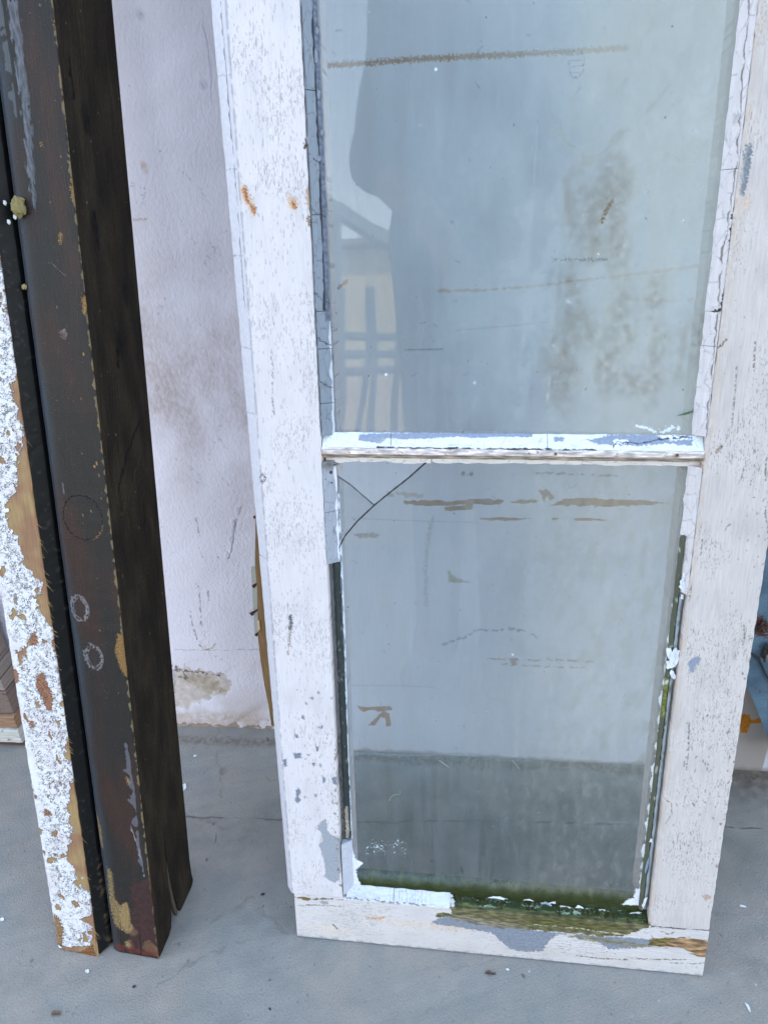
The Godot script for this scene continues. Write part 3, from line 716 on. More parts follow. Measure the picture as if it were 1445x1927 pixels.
	c.line(PackedVector2Array([Vector2(-149.8, 927.7), Vector2(-147.9, 902.1), Vector2(-149.3, 871.3), Vector2(-152.5, 848.6)]), 1.6, hx(184, 182, 200), 0.5, 0.9, 0.5, 0.03, 2.0)
	for p in [Vector2(-156.4, 867.2), Vector2(-208.2, 927.4)]:
		c.smear(p.x, p.y, 5, 6, 0.0, hx(180, 174, 190), 0.7)
	c.smear(Vector2(-231.6, 795.8).x, Vector2(-231.6, 795.8).y, 5, 8, 0.2, hx(190, 166, 150), 0.7)
	c.dots(40, -360, 10, -120, 950, 0.4, 1.3, hx(90, 82, 88), 0.7, -0.3, 1.4)
	c.dots(60, -360, 200, -120, 420, 0.4, 1.4, hx(150, 146, 158), 0.5, -0.4, 2.0)
	for q in 26:
		var x := c.rng.randf_range(-350, -130)
		var y := c.rng.randf_range(60, 800)
		c.line(PackedVector2Array([Vector2(x, y), Vector2(x + c.rng.randf_range(-12, 12), y + c.rng.randf_range(6, 22)), Vector2(x + c.rng.randf_range(-20, 20), y + c.rng.randf_range(24, 40))]), 0.7, hx(168, 158, 166), 0.5, 1.2, -0.4, 0.12, 3.0)
	return c


func paint_panel() -> Canvas:
	var c := Canvas.new(0, -3, 640, 957, 1.05, hx(206, 204, 206), 29)
	var big := noise(71, 0.006, 3)
	var mid := noise(72, 0.03, 4)
	var fine := noise(73, 0.5, 2)
	for j in c.h:
		var y := c.y0 + j / c.res
		for i in c.w:
			var x := c.x0 + i / c.res
			var b := big.get_noise_2d(x, y)
			var m := mid.get_noise_2d(x * 1.3, y * 0.6)
			var f := fine.get_noise_2d(x, y)
			var g := 1.0 + 0.03 * b + 0.02 * f
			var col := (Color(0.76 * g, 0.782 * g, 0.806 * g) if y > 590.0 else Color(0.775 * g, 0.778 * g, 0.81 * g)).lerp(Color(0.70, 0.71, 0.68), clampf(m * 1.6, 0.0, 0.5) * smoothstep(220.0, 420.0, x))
			col = col.lerp(Color(0.63 * g, 0.60 * g, 0.585 * g), smoothstep(470.0, 515.0, x + 20.0 * m))  # shaded right side of the panel, darkened in its colour
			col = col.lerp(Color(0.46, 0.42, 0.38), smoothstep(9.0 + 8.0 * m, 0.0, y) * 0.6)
			c.col[j * c.w + i] = col
			c.hgt[j * c.w + i] = 0.5 + 0.1 * m + 0.08 * f
	var tan_ := hx(150, 112, 70)
	# long scraped lines down to the brown board
	c.line(PackedVector2Array([Vector2(82.1, 877.3), Vector2(104.2, 876.3), Vector2(129.2, 876.8), Vector2(173.6, 877.6), Vector2(231.7, 877.2), Vector2(293.5, 876.7), Vector2(326.3, 876.7), Vector2(361.4, 877.0)]), 4.0, tan_, 1.0, 0.6, -0.3, 0.4, 0.5)
	c.line(PackedVector2Array([Vector2(191.0, 669.1), Vector2(235.2, 668.2), Vector2(289.6, 671.3), Vector2(326.9, 674.8), Vector2(368.8, 679.1), Vector2(415.2, 683.3), Vector2(461.4, 688.8)]), 2.6, hx(172, 150, 128), 0.85, 0.8, -0.2, 0.12, 0.6)
	c.line(PackedVector2Array([Vector2(384.8, 656.5), Vector2(413.6, 654.3), Vector2(465.7, 654.9)]), 2.2, hx(176, 156, 136), 0.7, 0.9, -0.2, 0.12, 0.8)
	c.line(PackedVector2Array([Vector2(87.5, 674.6), Vector2(94.6, 678.8), Vector2(97.0, 680.9)]), 3.0, hx(140, 110, 86), 0.8, 0.6)
	c.poly(PackedVector2Array([Vector2(148.0, 420.1), Vector2(175.7, 421.9), Vector2(207.7, 420.8), Vector2(226.7, 423.2), Vector2(251.9, 424.2), Vector2(268.3, 422.3), Vector2(264.7, 417.2), Vector2(226.8, 416.7), Vector2(175.6, 413.9), Vector2(149.8, 415.8)]), tan_, 1.0, 0.2, 0.3, -0.3, 0.06, 1.0, Vector2(3, 1))
	c.poly(PackedVector2Array([Vector2(197.4, 412.7), Vector2(215.3, 415.1), Vector2(231.8, 416.8), Vector2(230.6, 409.6), Vector2(198.7, 407.7)]), tan_, 1.0, 0.2, 0.3, -0.3, 0.06, 1.0, Vector2(3, 1))
	c.poly(PackedVector2Array([Vector2(277.1, 421.7), Vector2(301.8, 424.8), Vector2(309.5, 421.4), Vector2(289.7, 417.5), Vector2(278.4, 418.8)]), tan_, 1.0, 0.2, 0.3, -0.3, 0.06, 1.0, Vector2(3, 1))
	c.poly(PackedVector2Array([Vector2(323.4, 416.5), Vector2(338.8, 425.2), Vector2(369.3, 427.0), Vector2(411.9, 424.7), Vector2(459.0, 422.5), Vector2(442.6, 419.5), Vector2(388.6, 416.0), Vector2(339.4, 416.8)]), tan_, 1.0, 0.2, 0.3, -0.3, 0.06, 1.0, Vector2(3, 1))
	c.poly(PackedVector2Array([Vector2(308.7, 436.2), Vector2(319.6, 437.7), Vector2(327.7, 426.5), Vector2(323.0, 422.2), Vector2(318.9, 429.2), Vector2(315.7, 420.7), Vector2(312.7, 429.2)]), tan_, 1.2, 0.3, 0.3, -0.3, 0.06)
	c.poly(PackedVector2Array([Vector2(239.7, 398.0), Vector2(265.2, 399.8), Vector2(301.9, 398.2), Vector2(278.0, 395.7), Vector2(242.3, 395.8)]), tan_, 0.8, 0.2, 0.3, -0.3, 0.06, 1.0, Vector2(3, 1))
	c.poly(PackedVector2Array([Vector2(325.7, 399.3), Vector2(338.2, 398.8), Vector2(327.1, 396.4)]), tan_, 0.8, 0.2, 0.3, -0.3, 0.06)
	c.poly(PackedVector2Array([Vector2(351.8, 399.7), Vector2(371.6, 400.0), Vector2(393.9, 398.2), Vector2(371.9, 396.4), Vector2(353.3, 396.8)]), tan_, 0.8, 0.2, 0.3, -0.3, 0.06, 1.0, Vector2(3, 1))
	c.poly(PackedVector2Array([Vector2(72.6, 88.9), Vector2(86.4, 87.6), Vector2(120.2, 91.5), Vector2(122.2, 84.6), Vector2(102.8, 79.5), Vector2(93.8, 83.0), Vector2(78.1, 78.1)]), tan_, 1.0, 0.25, 0.3, -0.3, 0.06)
	c.poly(PackedVector2Array([Vector2(110.6, 81.9), Vector2(118.1, 76.3), Vector2(119.5, 53.9), Vector2(112.4, 51.4), Vector2(111.6, 67.8), Vector2(105.5, 69.5), Vector2(95.4, 52.5), Vector2(86.0, 51.9), Vector2(97.6, 67.0), Vector2(104.2, 75.5)]), tan_, 0.8, 0.3, 0.3, -0.3, 0.06)
	c.poly(PackedVector2Array([Vector2(202.3, 325.4), Vector2(207.7, 314.4), Vector2(221.1, 308.3), Vector2(235.9, 304.7), Vector2(215.8, 304.1), Vector2(202.9, 304.6)]), hx(150, 138, 112), 1.2, 0.2, 0.8, -0.1, 0.1, 0.8)
	c.poly(PackedVector2Array([Vector2(84.4, 372.9), Vector2(108.7, 375.6), Vector2(117.9, 373.5), Vector2(113.7, 368.8), Vector2(92.1, 367.6)]), hx(150, 138, 122), 1.2, 0.2, 0.8, -0.1, 0.1, 0.8)
	c.line(PackedVector2Array([Vector2(133.4, 430.0), Vector2(156.6, 428.1), Vector2(169.4, 427.6)]), 5.0, hx(176, 158, 142), 0.7, 1.0, 0.0, 0.1, 1.0)
	for p in [Vector2(220.7, 457.6), Vector2(230.1, 457.7)]:
		c.smear(p.x, p.y, 3, 4, 0, hx(110, 88, 64), 1.0)
	c.line(PackedVector2Array([Vector2(257.5, 183.0), Vector2(313.8, 183.7), Vector2(355.5, 184.7), Vector2(396.9, 183.8)]), 1.6, hx(150, 126, 104), 0.7, 2.0, -0.1, 0.12, 0.8)
	c.line(PackedVector2Array([Vector2(271.9, 174.6), Vector2(314.3, 172.9), Vector2(384.0, 173.3)]), 1.4, hx(150, 126, 104), 0.6, 2.0, -0.1, 0.12, 0.8)
	c.poly(PackedVector2Array([Vector2(284.3, 184.2), Vector2(292.7, 186.4), Vector2(294.5, 175.6), Vector2(287.6, 171.6)]), hx(160, 132, 104), 1.0, 0.3, 0.5, -0.1, 0.1, 0.8)
	c.line(PackedVector2Array([Vector2(300.1, 459.6), Vector2(336.6, 457.8), Vector2(396.6, 456.2)]), 1.4, hx(120, 116, 118), 0.6, 2.2, 0.0, 0.1, 0.5)
	c.line(PackedVector2Array([Vector2(83.1, 395.6), Vector2(149.1, 393.6), Vector2(239.8, 392.1)]), 1.2, hx(160, 160, 166), 0.6, 0.9)
	c.line(PackedVector2Array([Vector2(61.2, 126.8), Vector2(141.1, 129.9), Vector2(185.6, 129.2)]), 1.2, hx(150, 150, 158), 0.6, 0.9)
	c.line(PackedVector2Array([Vector2(156.7, 606.7), Vector2(197.3, 606.7)]), 1.5, hx(120, 124, 132), 0.7, 0.9)
	c.line(PackedVector2Array([Vector2(213.3, 627.4), Vector2(258.3, 630.1), Vector2(307.9, 634.9)]), 1.2, hx(140, 144, 150), 0.6, 1.6)
	c.line(PackedVector2Array([Vector2(184.4, 397.9), Vector2(178.8, 371.6), Vector2(175.8, 348.4), Vector2(173.9, 316.7), Vector2(174.5, 267.3)]), 3.0, hx(150, 142, 138), 0.5, 1.6, 0.0, 0.3, 0.6)
	c.line(PackedVector2Array([Vector2(193.4, 202.8), Vector2(221.7, 217.3), Vector2(246.0, 231.3), Vector2(263.4, 229.4), Vector2(283.9, 233.6), Vector2(311.6, 227.8), Vector2(317.5, 219.3)]), 2.2, hx(118, 124, 136), 0.6, 1.6, 0.0, 0.1, 1.5)
	# orange-brown mark at the far right
	c.poly(PackedVector2Array([Vector2(592.1, 95.9), Vector2(594.8, 103.7), Vector2(604.6, 102.3), Vector2(609.0, 93.1), Vector2(629.4, 103.8), Vector2(651.7, 110.7), Vector2(654.7, 95.8), Vector2(628.6, 90.4), Vector2(608.7, 87.3), Vector2(607.7, 69.8), Vector2(599.5, 69.3)]), hx(178, 112, 30), 0.8, 0.2, 0.4, -0.1, 0.1)
	for q in 60:
		var x := c.rng.randf_range(20, 500)
		var y := c.rng.randf_range(10, 950)
		c.line(PackedVector2Array([Vector2(x, y), Vector2(x + c.rng.randf_range(-6, 6), y + c.rng.randf_range(-5, 5))]), 0.8, hx(110, 110, 114), 0.6, 1.0)
	c.dots(120, 10, 10, 560, 950, 0.4, 1.2, hx(92, 88, 88), 0.7, -0.1, 2.0)
	return c


func paint_floor() -> Canvas:
	var c := Canvas.new(-700, -960, 620, -360, 1.1, hx(150, 150, 150), 31)
	var big := noise(81, 0.004, 4)
	var mid := noise(82, 0.02, 4)
	var fine := noise(83, 0.45, 3)
	var drag := noise(84, 1.0, 3)
	for j in c.h:
		var y := c.y0 + j / c.res
		for i in c.w:
			var x := c.x0 + i / c.res
			var b := big.get_noise_2d(x, y)
			var m := mid.get_noise_2d(x, y)
			var f := fine.get_noise_2d(x, y)
			var d := drag.get_noise_2d((x - y * 0.6) * 0.006, (y + x * 0.25) * 0.05)
			var g := 1.0 + 0.05 * b + 0.07 * m + 0.09 * f + 0.03 * d
			var warm := clampf(0.5 + b + 0.6 * m, 0.0, 1.0)
			var col := Color(0.575 * g, 0.565 * g, 0.545 * g).lerp(Color(0.58 * g, 0.545 * g, 0.51 * g), warm)
			c.col[j * c.w + i] = col
			c.hgt[j * c.w + i] = 0.5 + 0.3 * f + 0.15 * m + 0.06 * d
	# cast joint, trowel arcs, drag marks
	c.line(PackedVector2Array([Vector2(-307.8, -694.9), Vector2(-226.3, -688.2), Vector2(-66.2, -671.7), Vector2(104.7, -663.8), Vector2(332.4, -642.6), Vector2(475.4, -629.2)]), 2.0, hx(96, 92, 90), 0.75, 1.0, -0.6, 0.03, 1.2)
	for p in [PackedVector2Array([Vector2(-297.8, -699.5), Vector2(-254.7, -684.0), Vector2(-213.9, -652.6), Vector2(-200.6, -658.3)]), PackedVector2Array([Vector2(-243.5, -750.8), Vector2(-220.3, -749.3), Vector2(-190.3, -755.0), Vector2(-174.4, -750.1)]), PackedVector2Array([Vector2(-268.8, -517.3), Vector2(-218.3, -550.1), Vector2(-182.2, -568.5), Vector2(-135.5, -518.5)]), PackedVector2Array([Vector2(-300.0, -941.3), Vector2(-267.4, -801.9), Vector2(-246.6, -723.1)]), PackedVector2Array([Vector2(225.5, -581.2), Vector2(253.2, -609.4), Vector2(296.1, -638.3)]), PackedVector2Array([Vector2(-276.8, -473.1), Vector2(-234.5, -500.2), Vector2(-182.2, -519.1)])]:
		c.line(p, 2.0, hx(116, 110, 106), 0.35, 1.2, -0.15, 0.03, 4.0)
	for q in 34:
		var x := c.rng.randf_range(-680, 600)
		var y := c.rng.randf_range(-900, -380)
		var a := c.rng.randf_range(-0.8, 0.8)
		var l := c.rng.randf_range(20, 110)
		c.line(PackedVector2Array([Vector2(x, y), Vector2(x + cos(a) * l * 0.5, y + sin(a) * l * 0.5 + 5), Vector2(x + cos(a) * l, y + sin(a) * l)]), c.rng.randf_range(0.6, 1.6), hx(112, 106, 102), 0.28, 1.3, -0.15, 0.05, 3.0)
	for q in 26:
		c.smear(c.rng.randf_range(-600, 600), c.rng.randf_range(-880, -380), c.rng.randf_range(20, 90), c.rng.randf_range(8, 40), c.rng.randf_range(-1, 1), hx(118, 112, 106), 0.28, 0.05, 0.9)
	for q in 18:
		c.smear(c.rng.randf_range(-600, 600), c.rng.randf_range(-880, -380), c.rng.randf_range(20, 80), c.rng.randf_range(8, 40), c.rng.randf_range(-1, 1), hx(164, 163, 160), 0.18, 0.05, 0.9)
	# brown dirt blown against the panel, darker smears along the wall
	for q in 26:
		c.smear(-60 + q * 26, -790 + q * 3.4 + c.rng.randf_range(-2, 8), 34, c.rng.randf_range(6, 16), 0.12, hx(96, 82, 68), 0.75, 0.12, 0.9)
	for q in 18:
		c.smear(-620 + q * 30, -868 + q * 3.3, 30, 12, 0.1, hx(112, 98, 86), 0.6, 0.1, 0.9)
	c.smear(470, -700, 110, 40, 0.1, hx(92, 84, 78), 0.7, 0.04, 0.6)  # shade right of the sash, painted into the concrete
	c.smear(150, -660, 420, 130, 0.1, hx(96, 96, 88), 0.75, 0.012, 0.5)  # shade behind the sash, painted as one broad dark smear
	c.dots(2600, -690, -900, 610, -370, 0.35, 1.1, hx(100, 96, 94), 0.55, -0.4, 1.8)
	c.dots(1400, -690, -900, 610, -370, 0.35, 1.0, hx(172, 170, 166), 0.45, 0.1, 1.6)
	c.dots(90, -690, -900, 610, -370, 0.4, 1.3, hx(206, 206, 206), 0.7, 0.2, 1.5)
	c.dots(60, -690, -900, 610, -370, 0.8, 2.4, hx(70, 66, 66), 0.6, -0.4, 2.5)
	c.smear(Vector2(-254.4, -770.8).x, Vector2(-254.4, -770.8).y, 8, 10, 0, hx(104, 98, 96), 0.7)
	return c


func paint_film() -> Canvas:
	var c := Canvas.new(60, 62, 390, 952, 1.6, Color(0.7, 0.74, 0.72, 0.1), 33)
	var n1 := noise(91, 0.008, 4)
	var n2 := noise(92, 1.0, 3)
	var n3 := noise(93, 0.06, 4)
	for j in c.h:
		var y := c.y0 + j / c.res
		for i in c.w:
			var x := c.x0 + i / c.res
			var b := n1.get_noise_2d(x, y * 0.7)
			var s := n2.get_noise_2d(x * 0.08, y * 0.006)
			var m := n3.get_noise_2d(x * 1.2, y * 0.7)
			var up := smoothstep(560.0, 600.0, y)
			var side := smoothstep(150.0, 330.0, x + 60.0 * b)
			var al := 0.03 + 0.025 * s + 0.02 * b + up * (0.02 + 0.27 * side) + (1.0 - up) * (0.05 + 0.06 * side) * smoothstep(190.0, 330.0, y) + up * 0.01  # dust, plus painted haze for pale reflections, strongest at the upper right
			al += 0.08 * maxf(0.0, m) * side
			var col := Color(0.68, 0.77, 0.82).lerp(Color(0.76, 0.775, 0.75), side)
			var green := smoothstep(96.0, 74.0, y - x * 0.02 + 4.0 * m) * (1.0 - up)
			col = col.lerp(Color(0.24, 0.27, 0.14), green)
			al = lerpf(al, 0.42, green)
			col.a = clampf(al, 0.015, 1.0)
			c.col[j * c.w + i] = col
	# stale drips and wipe marks on the right of the upper pane
	var drip := Color(0.60, 0.56, 0.47, 0.15)
	for q in [Vector2(270.5, 776.1), Vector2(295.4, 771.5), Vector2(284.2, 756.0), Vector2(305.4, 747.5), Vector2(270.3, 707.1), Vector2(268.2, 668.4), Vector2(260.3, 650.8), Vector2(284.8, 681.3), Vector2(314.1, 689.6), Vector2(337.9, 706.1), Vector2(341.6, 641.7), Vector2(322.5, 637.3), Vector2(272.1, 637.3), Vector2(304.2, 650.6), Vector2(366.2, 672.1), Vector2(298.1, 790.8), Vector2(345.2, 672.2)]:
		c.smear(q.x, q.y, c.rng.randf_range(8, 20), c.rng.randf_range(18, 44), c.rng.randf_range(-0.1, 0.1), drip, 0.55, 0.09, 0.9)
	for q in 16:
		var x := c.rng.randf_range(230, 375)
		var y := c.rng.randf_range(640, 800)
		c.line(PackedVector2Array([Vector2(x, y), Vector2(x - 2, y - c.rng.randf_range(40, 110))]), c.rng.randf_range(5, 10), Color(0.74, 0.78, 0.79, 0.3), 0.35, 0.7, 0.0, 0.03, 3.0)
	c.line(PackedVector2Array([Vector2(238.7, 838.1), Vector2(237.4, 773.1), Vector2(235.8, 707.6), Vector2(232.2, 628.1)]), 0.6, Color(0.80, 0.85, 0.86, 0.3), 0.5, 0.8)
	c.line(PackedVector2Array([Vector2(255.3, 830.0), Vector2(280.6, 810.4), Vector2(310.8, 831.5), Vector2(335.4, 859.1)]), 3.0, Color(0.66, 0.66, 0.6, 0.35), 0.5, 1.2, 0.0, 0.03, 2.0)
	c.line(PackedVector2Array([Vector2(291.9, 763.7), Vector2(295.3, 773.5), Vector2(299.0, 779.2)]), 2.2, Color(0.45, 0.36, 0.26, 0.8), 0.8, 0.9)
	c.line(PackedVector2Array([Vector2(256.0, 736.4), Vector2(277.1, 736.0), Vector2(298.0, 736.0)]), 1.2, Color(0.4, 0.4, 0.38, 0.6), 0.7, 2.0)
	# pencilled oval with rungs
	var oval := PackedVector2Array()
	for p in 21:
		oval.append(Vector2(266.1, 876.1) + Vector2(cos(p * TAU / 20) * 5.6, sin(p * TAU / 20) * 9.5))
	c.line(oval, 0.6, Color(0.5, 0.53, 0.54, 0.7), 0.7, 0.6, 0.0, 0.3, 0.6)
	for k in 4:
		var m: Vector2 = Vector2(266.1, 876.1) + Vector2(0, -6 + k * 4)
		c.line(PackedVector2Array([m - Vector2(5, 0), m + Vector2(5, 0.4)]), 0.5, Color(0.5, 0.53, 0.54, 0.7), 0.7, 0.6)
	# paint left on the glass, lime splashes, specks
	c.poly(PackedVector2Array([Vector2(69.5, 128.7), Vector2(72.5, 110.8), Vector2(74.8, 108.8), Vector2(81.9, 105.1), Vector2(76.9, 100.1), Vector2(73.1, 93.8), Vector2(75.2, 81.3), Vector2(78.5, 71.8), Vector2(68.7, 70.7), Vector2(67.3, 99.1)]), Color(0.86, 0.86, 0.89, 1.0), 0.8, 0.4, 0.4)
	c.poly(PackedVector2Array([Vector2(360.9, 78.5), Vector2(366.9, 86.5), Vector2(372.2, 88.6), Vector2(374.4, 101.7), Vector2(377.7, 102.1), Vector2(381.8, 79.5)]), Color(0.86, 0.86, 0.88, 1.0), 0.8, 0.4, 0.4)
	c.poly(PackedVector2Array([Vector2(378.9, 382.8), Vector2(384.5, 364.9), Vector2(380.2, 358.9), Vector2(378.1, 371.4)]), Color(0.86, 0.86, 0.88, 1.0), 0.5, 0.4, 0.4)
	c.line(PackedVector2Array([Vector2(70.7, 533.7), Vector2(70.7, 496.8), Vector2(71.0, 464.2), Vector2(71.1, 396.1), Vector2(69.4, 259.8), Vector2(69.7, 136.0)]), 1.2, Color(0.84, 0.86, 0.9, 0.95), 0.9, 1.1, 0.0, 0.06, 0.6)
	c.line(PackedVector2Array([Vector2(379.3, 554.4), Vector2(380.3, 505.3), Vector2(380.5, 453.7), Vector2(379.2, 399.5), Vector2(378.3, 342.6), Vector2(378.1, 219.3), Vector2(377.1, 96.3)]), 1.4, Color(0.84, 0.85, 0.86, 0.95), 0.9, 1.2, 0.0, 0.06, 0.6)
	c.line(PackedVector2Array([Vector2(332.6, 600.0), Vector2(341.6, 598.2), Vector2(348.9, 595.0)]), 1.8, Color(0.86, 0.9, 0.95, 1), 0.95, 0.8)
	c.line(PackedVector2Array([Vector2(355.0, 595.5), Vector2(361.7, 598.4), Vector2(366.9, 598.4)]), 3.0, Color(0.86, 0.9, 0.95, 1), 0.8, 1.0, 0.0, 0.2, 1.0)
	c.line(PackedVector2Array([Vector2(61.1, 248.6), Vector2(128.7, 250.5), Vector2(205.5, 257.0)]), 0.7, Color(0.8, 0.8, 0.76, 0.5), 0.3, 1.5)
	c.dots(90, 84, 118, 130, 142, 0.2, 0.8, Color(0.86, 0.87, 0.83, 0.95), 0.9)
	c.dots(30, 92, 122, 106, 134, 0.3, 1.2, Color(0.86, 0.87, 0.83, 0.9), 0.8)
	c.dots(150, 70, 90, 380, 940, 0.2, 0.6, Color(0.16, 0.17, 0.2, 1.0), 0.85, 0.0, 2.5)
	c.dots(14, 70, 90, 380, 940, 0.5, 1.3, Color(0.9, 0.92, 0.92, 1.0), 0.9, 0.0, 1.6)
	for q in 7:
		var x := c.rng.randf_range(80, 370)
		var y := c.rng.randf_range(120, 920)
		c.line(PackedVector2Array([Vector2(x, y), Vector2(x + 1.2, y + 1.6), Vector2(x + c.rng.randf_range(1.5, 3), y + c.rng.randf_range(2, 4.5))]), 0.4, Color(0.3, 0.31, 0.33, 0.8), 0.6, 0.4)
	return c


# ------------------------------------------------------------------ the sash
func putty(called: String, root: Node, axis: int, a0: float, a1: float, s0: float, s1: float, c: Canvas, m: Material, sd: int, wob := 0.5, back := 0.0, label := "", zo := 0.0) -> void:
	var n := noise(sd, 0.05, 3)
	var rings := []
	var cnt := maxi(2, int((s1 - s0) / 3.0))
	for k in cnt + 1:
		var s := lerpf(s0, s1, float(k) / cnt)
		var e := a1 + wob * 2.0 * n.get_noise_1d(s) * signf(a1 - a0)
		var b := a0 + back * signf(a1 - a0) * (0.6 + n.get_noise_1d(s + 400.0))
		var lump := 0.5 * n.get_noise_1d(s * 1.7 + 800.0)
		var end := 0.35 if (k == 0 or k == cnt) else 0.0
		var z0 := -0.5 - end + zo
		var sec := [Vector2(b, z0 + lump * 0.4), Vector2(lerpf(b, e, 0.35), lerpf(z0, -9.3, 0.33) + lump), Vector2(lerpf(b, e, 0.75), lerpf(z0, -9.3, 0.74) + lump * 0.7), Vector2(e, -9.3), Vector2(e, -9.95), Vector2(b, -9.95)]
		var ring := PackedVector3Array()
		for p in sec:
			ring.append(Vector3(p.x, s, p.y) if axis == 1 else Vector3(s, p.x, p.y))
		rings.append(ring)
	var o := obj(called, done(loft(rings, c)), m, root)
	if label:
		o.set_meta("label", label)

func ribbon(pts: PackedVector2Array, width: float, z: float, thick: float, sd: int) -> ArrayMesh:
	var n := noise(sd, 0.3, 2)
	var fine := PackedVector2Array()
	for k in pts.size() - 1:
		var cnt := maxi(1, int(pts[k].distance_to(pts[k + 1]) / 2.0))
		for q in cnt:
			fine.append(pts[k].lerp(pts[k + 1], float(q) / cnt))
	fine.append(pts[pts.size() - 1])
	var rings := []
	for k in fine.size():
		var t := (fine[mini(k + 1, fine.size() - 1)] - fine[maxi(k - 1, 0)]).normalized()
		var u := Vector2(-t.y, t.x) * width * 0.5 * (1.0 + 0.7 * n.get_noise_1d(k))
		var p := fine[k]
		rings.append(PackedVector3Array([Vector3(p.x + u.x, p.y + u.y, z), Vector3(p.x - u.x, p.y - u.y, z), Vector3(p.x - u.x, p.y - u.y, z - thick), Vector3(p.x + u.x, p.y + u.y, z - thick)]))
	return done(loft(rings))

func build_sash() -> void:
	var root := thing("window_sash", "white painted two-pane window sash with cracked lower glass leaning upright", "window sash", frame(Vector3(-0.12919, 0.00102, -0.51767), 8.5564, 11.0004, 0.0471).scaled_local(Vector3.ONE * 1.00645))
	var c := paint_sash()
	var paint := canvas_mat(c, 0.62, 0.1, 0.4)
	var taper := func(v: Vector3, i: int) -> Vector3:
		return Vector3(v.x * lerpf(0.45, 1.08, v.y / 940.0), v.y, v.z) if i < 2 else v
	var left := PackedVector2Array([Vector2(-12.6, -33.5), Vector2(-13, -9.5), Vector2(-0.8, -1.3), Vector2(0.9, 0), Vector2(57.2, 0), Vector2(58.3, -0.9), Vector2(58.6, -13.2), Vector2(71, -13.2), Vector2(71, -33.5)])
	var o := obj("stile", done(bar(left, 63.7, 1240, 1, 6, 0.28, 101, c, taper)), paint, root)
	o.set_meta("label", "left stile with rust scars, pale primer patches at its foot")
	var right := PackedVector2Array([Vector2(376, -33.5), Vector2(376, -13.2), Vector2(388.4, -13.2), Vector2(388.7, -0.9), Vector2(389.8, 0), Vector2(449, 0), Vector2(450, -1), Vector2(450, -33.5)])
	o = obj("stile", done(bar(right, 63.7, 1240, 1, 5, 0.4, 102, c)), paint, root)
	o.set_meta("label", "right stile with fine vertical cracks, blue-grey scrape near the top")
	var rail := PackedVector2Array([Vector2(6.4, -33.2), Vector2(0.2, -1.2), Vector2(1.0, 0), Vector2(62.2, 0), Vector2(63.1, -0.9), Vector2(63.3, -13.4), Vector2(75, -13.4), Vector2(75, -33.2)])
	o = obj("bottom_rail", done(bar(rail, 3.0, 450.4, 0, 5, 0.35, 103, c)), paint, root)
	o.set_meta("label", "bottom rail, paint flaked to grey primer and mossy wood")
	var top := PackedVector2Array([Vector2(1170, -33.2), Vector2(1170, -13.4), Vector2(1182, -13.4), Vector2(1182, 0), Vector2(1240.3, 0), Vector2(1240.3, -33.2)])
	obj("top_rail", done(bar(top, 58.8, 388.2, 0, 400, 0.0, 104, c)), paint, root)
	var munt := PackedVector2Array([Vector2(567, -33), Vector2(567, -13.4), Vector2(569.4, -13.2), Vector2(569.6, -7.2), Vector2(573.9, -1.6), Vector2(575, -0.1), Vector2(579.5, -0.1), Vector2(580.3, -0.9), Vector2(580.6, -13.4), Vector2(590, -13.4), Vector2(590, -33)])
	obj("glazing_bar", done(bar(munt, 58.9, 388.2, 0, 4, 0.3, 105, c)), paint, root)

	# glass: the upper pane, and the lower one broken across its corner
	var glass := mat(Color(0.25, 0.31, 0.28, 0.11), 0.02)
	glass.transparency = BaseMaterial3D.TRANSPARENCY_ALPHA
	var film_c := paint_film()
	var film := canvas_mat(film_c, 0.75, 0.0, 0.2)  # real grime together with reflected haze painted into the film
	film.transparency = BaseMaterial3D.TRANSPARENCY_ALPHA
	# old drawn glass is never quite flat: the upper sheet is laid as a gently rippled grid
	o = obj("glass_pane", done(sheet(Rect2(60, 583, 327, 598), -10.0, -13.0)), glass, root)
	o.set_meta("label", "upper glass pane")
	obj("dust_glare_film", done(plate(PackedVector2Array([Vector2(61, 584), Vector2(386, 584), Vector2(386, 951), Vector2(61, 951)]), -9.55, -9.5, film_c)), film, o)
	var crack := PackedVector2Array([Vector2(160.2, 574.4), Vector2(154.5, 567.5), Vector2(136.0, 550.2), Vector2(120.1, 537.2), Vector2(104.0, 523.5), Vector2(87.4, 507.3), Vector2(74.6, 491.5), Vector2(69.0, 480.0), Vector2(63.5, 471.6)])
	var crack2 := PackedVector2Array([Vector2(67.0, 554.1), Vector2(71.3, 550.6), Vector2(82.1, 543.1), Vector2(104.0, 523.5)])
	var main := PackedVector2Array([Vector2(60, 68), Vector2(387, 68), Vector2(387, 572)])
	for k in crack.size():
		main.append(crack[k] + (Vector2(1.0, 7.0) if k == 0 else Vector2.ZERO))
	main.append(Vector2(60, crack[8].y - 4))
	o = obj("glass_pane", done(plate(main, -13.0, -10.0)), glass, root)
	o.set_meta("label", "lower glass pane, its upper left corner cracked off")
	obj("dust_glare_film", done(plate(PackedVector2Array([Vector2(61, 69), Vector2(386, 69), Vector2(386, 571), Vector2(61, 571)]), -9.55, -9.5, film_c)), film, o)
	obj("crack", ribbon(crack, 1.05, -9.1, 3.0, 7), mat(hx(46, 44, 44), 0.9), o)
	var a := PackedVector2Array([Vector2(60, 572), Vector2(crack[0].x - 1.4, 572)])
	for k in range(0, 5):
		a.append(crack[k] + Vector2(-0.9, 0.8))
	for k in [2, 1, 0]:
		a.append(crack2[k] + Vector2(0, 0.7))
	a.append(Vector2(60, crack2[0].y + 2))
	o = obj("glass_shard", done(plate(a, -12.7, -9.75)), glass, root)
	o.set_meta("label", "larger corner piece of the broken pane")
	obj("crack", ribbon(crack2, 0.42, -9.2, 2.4, 8), mat(hx(76, 76, 78), 0.9), o)
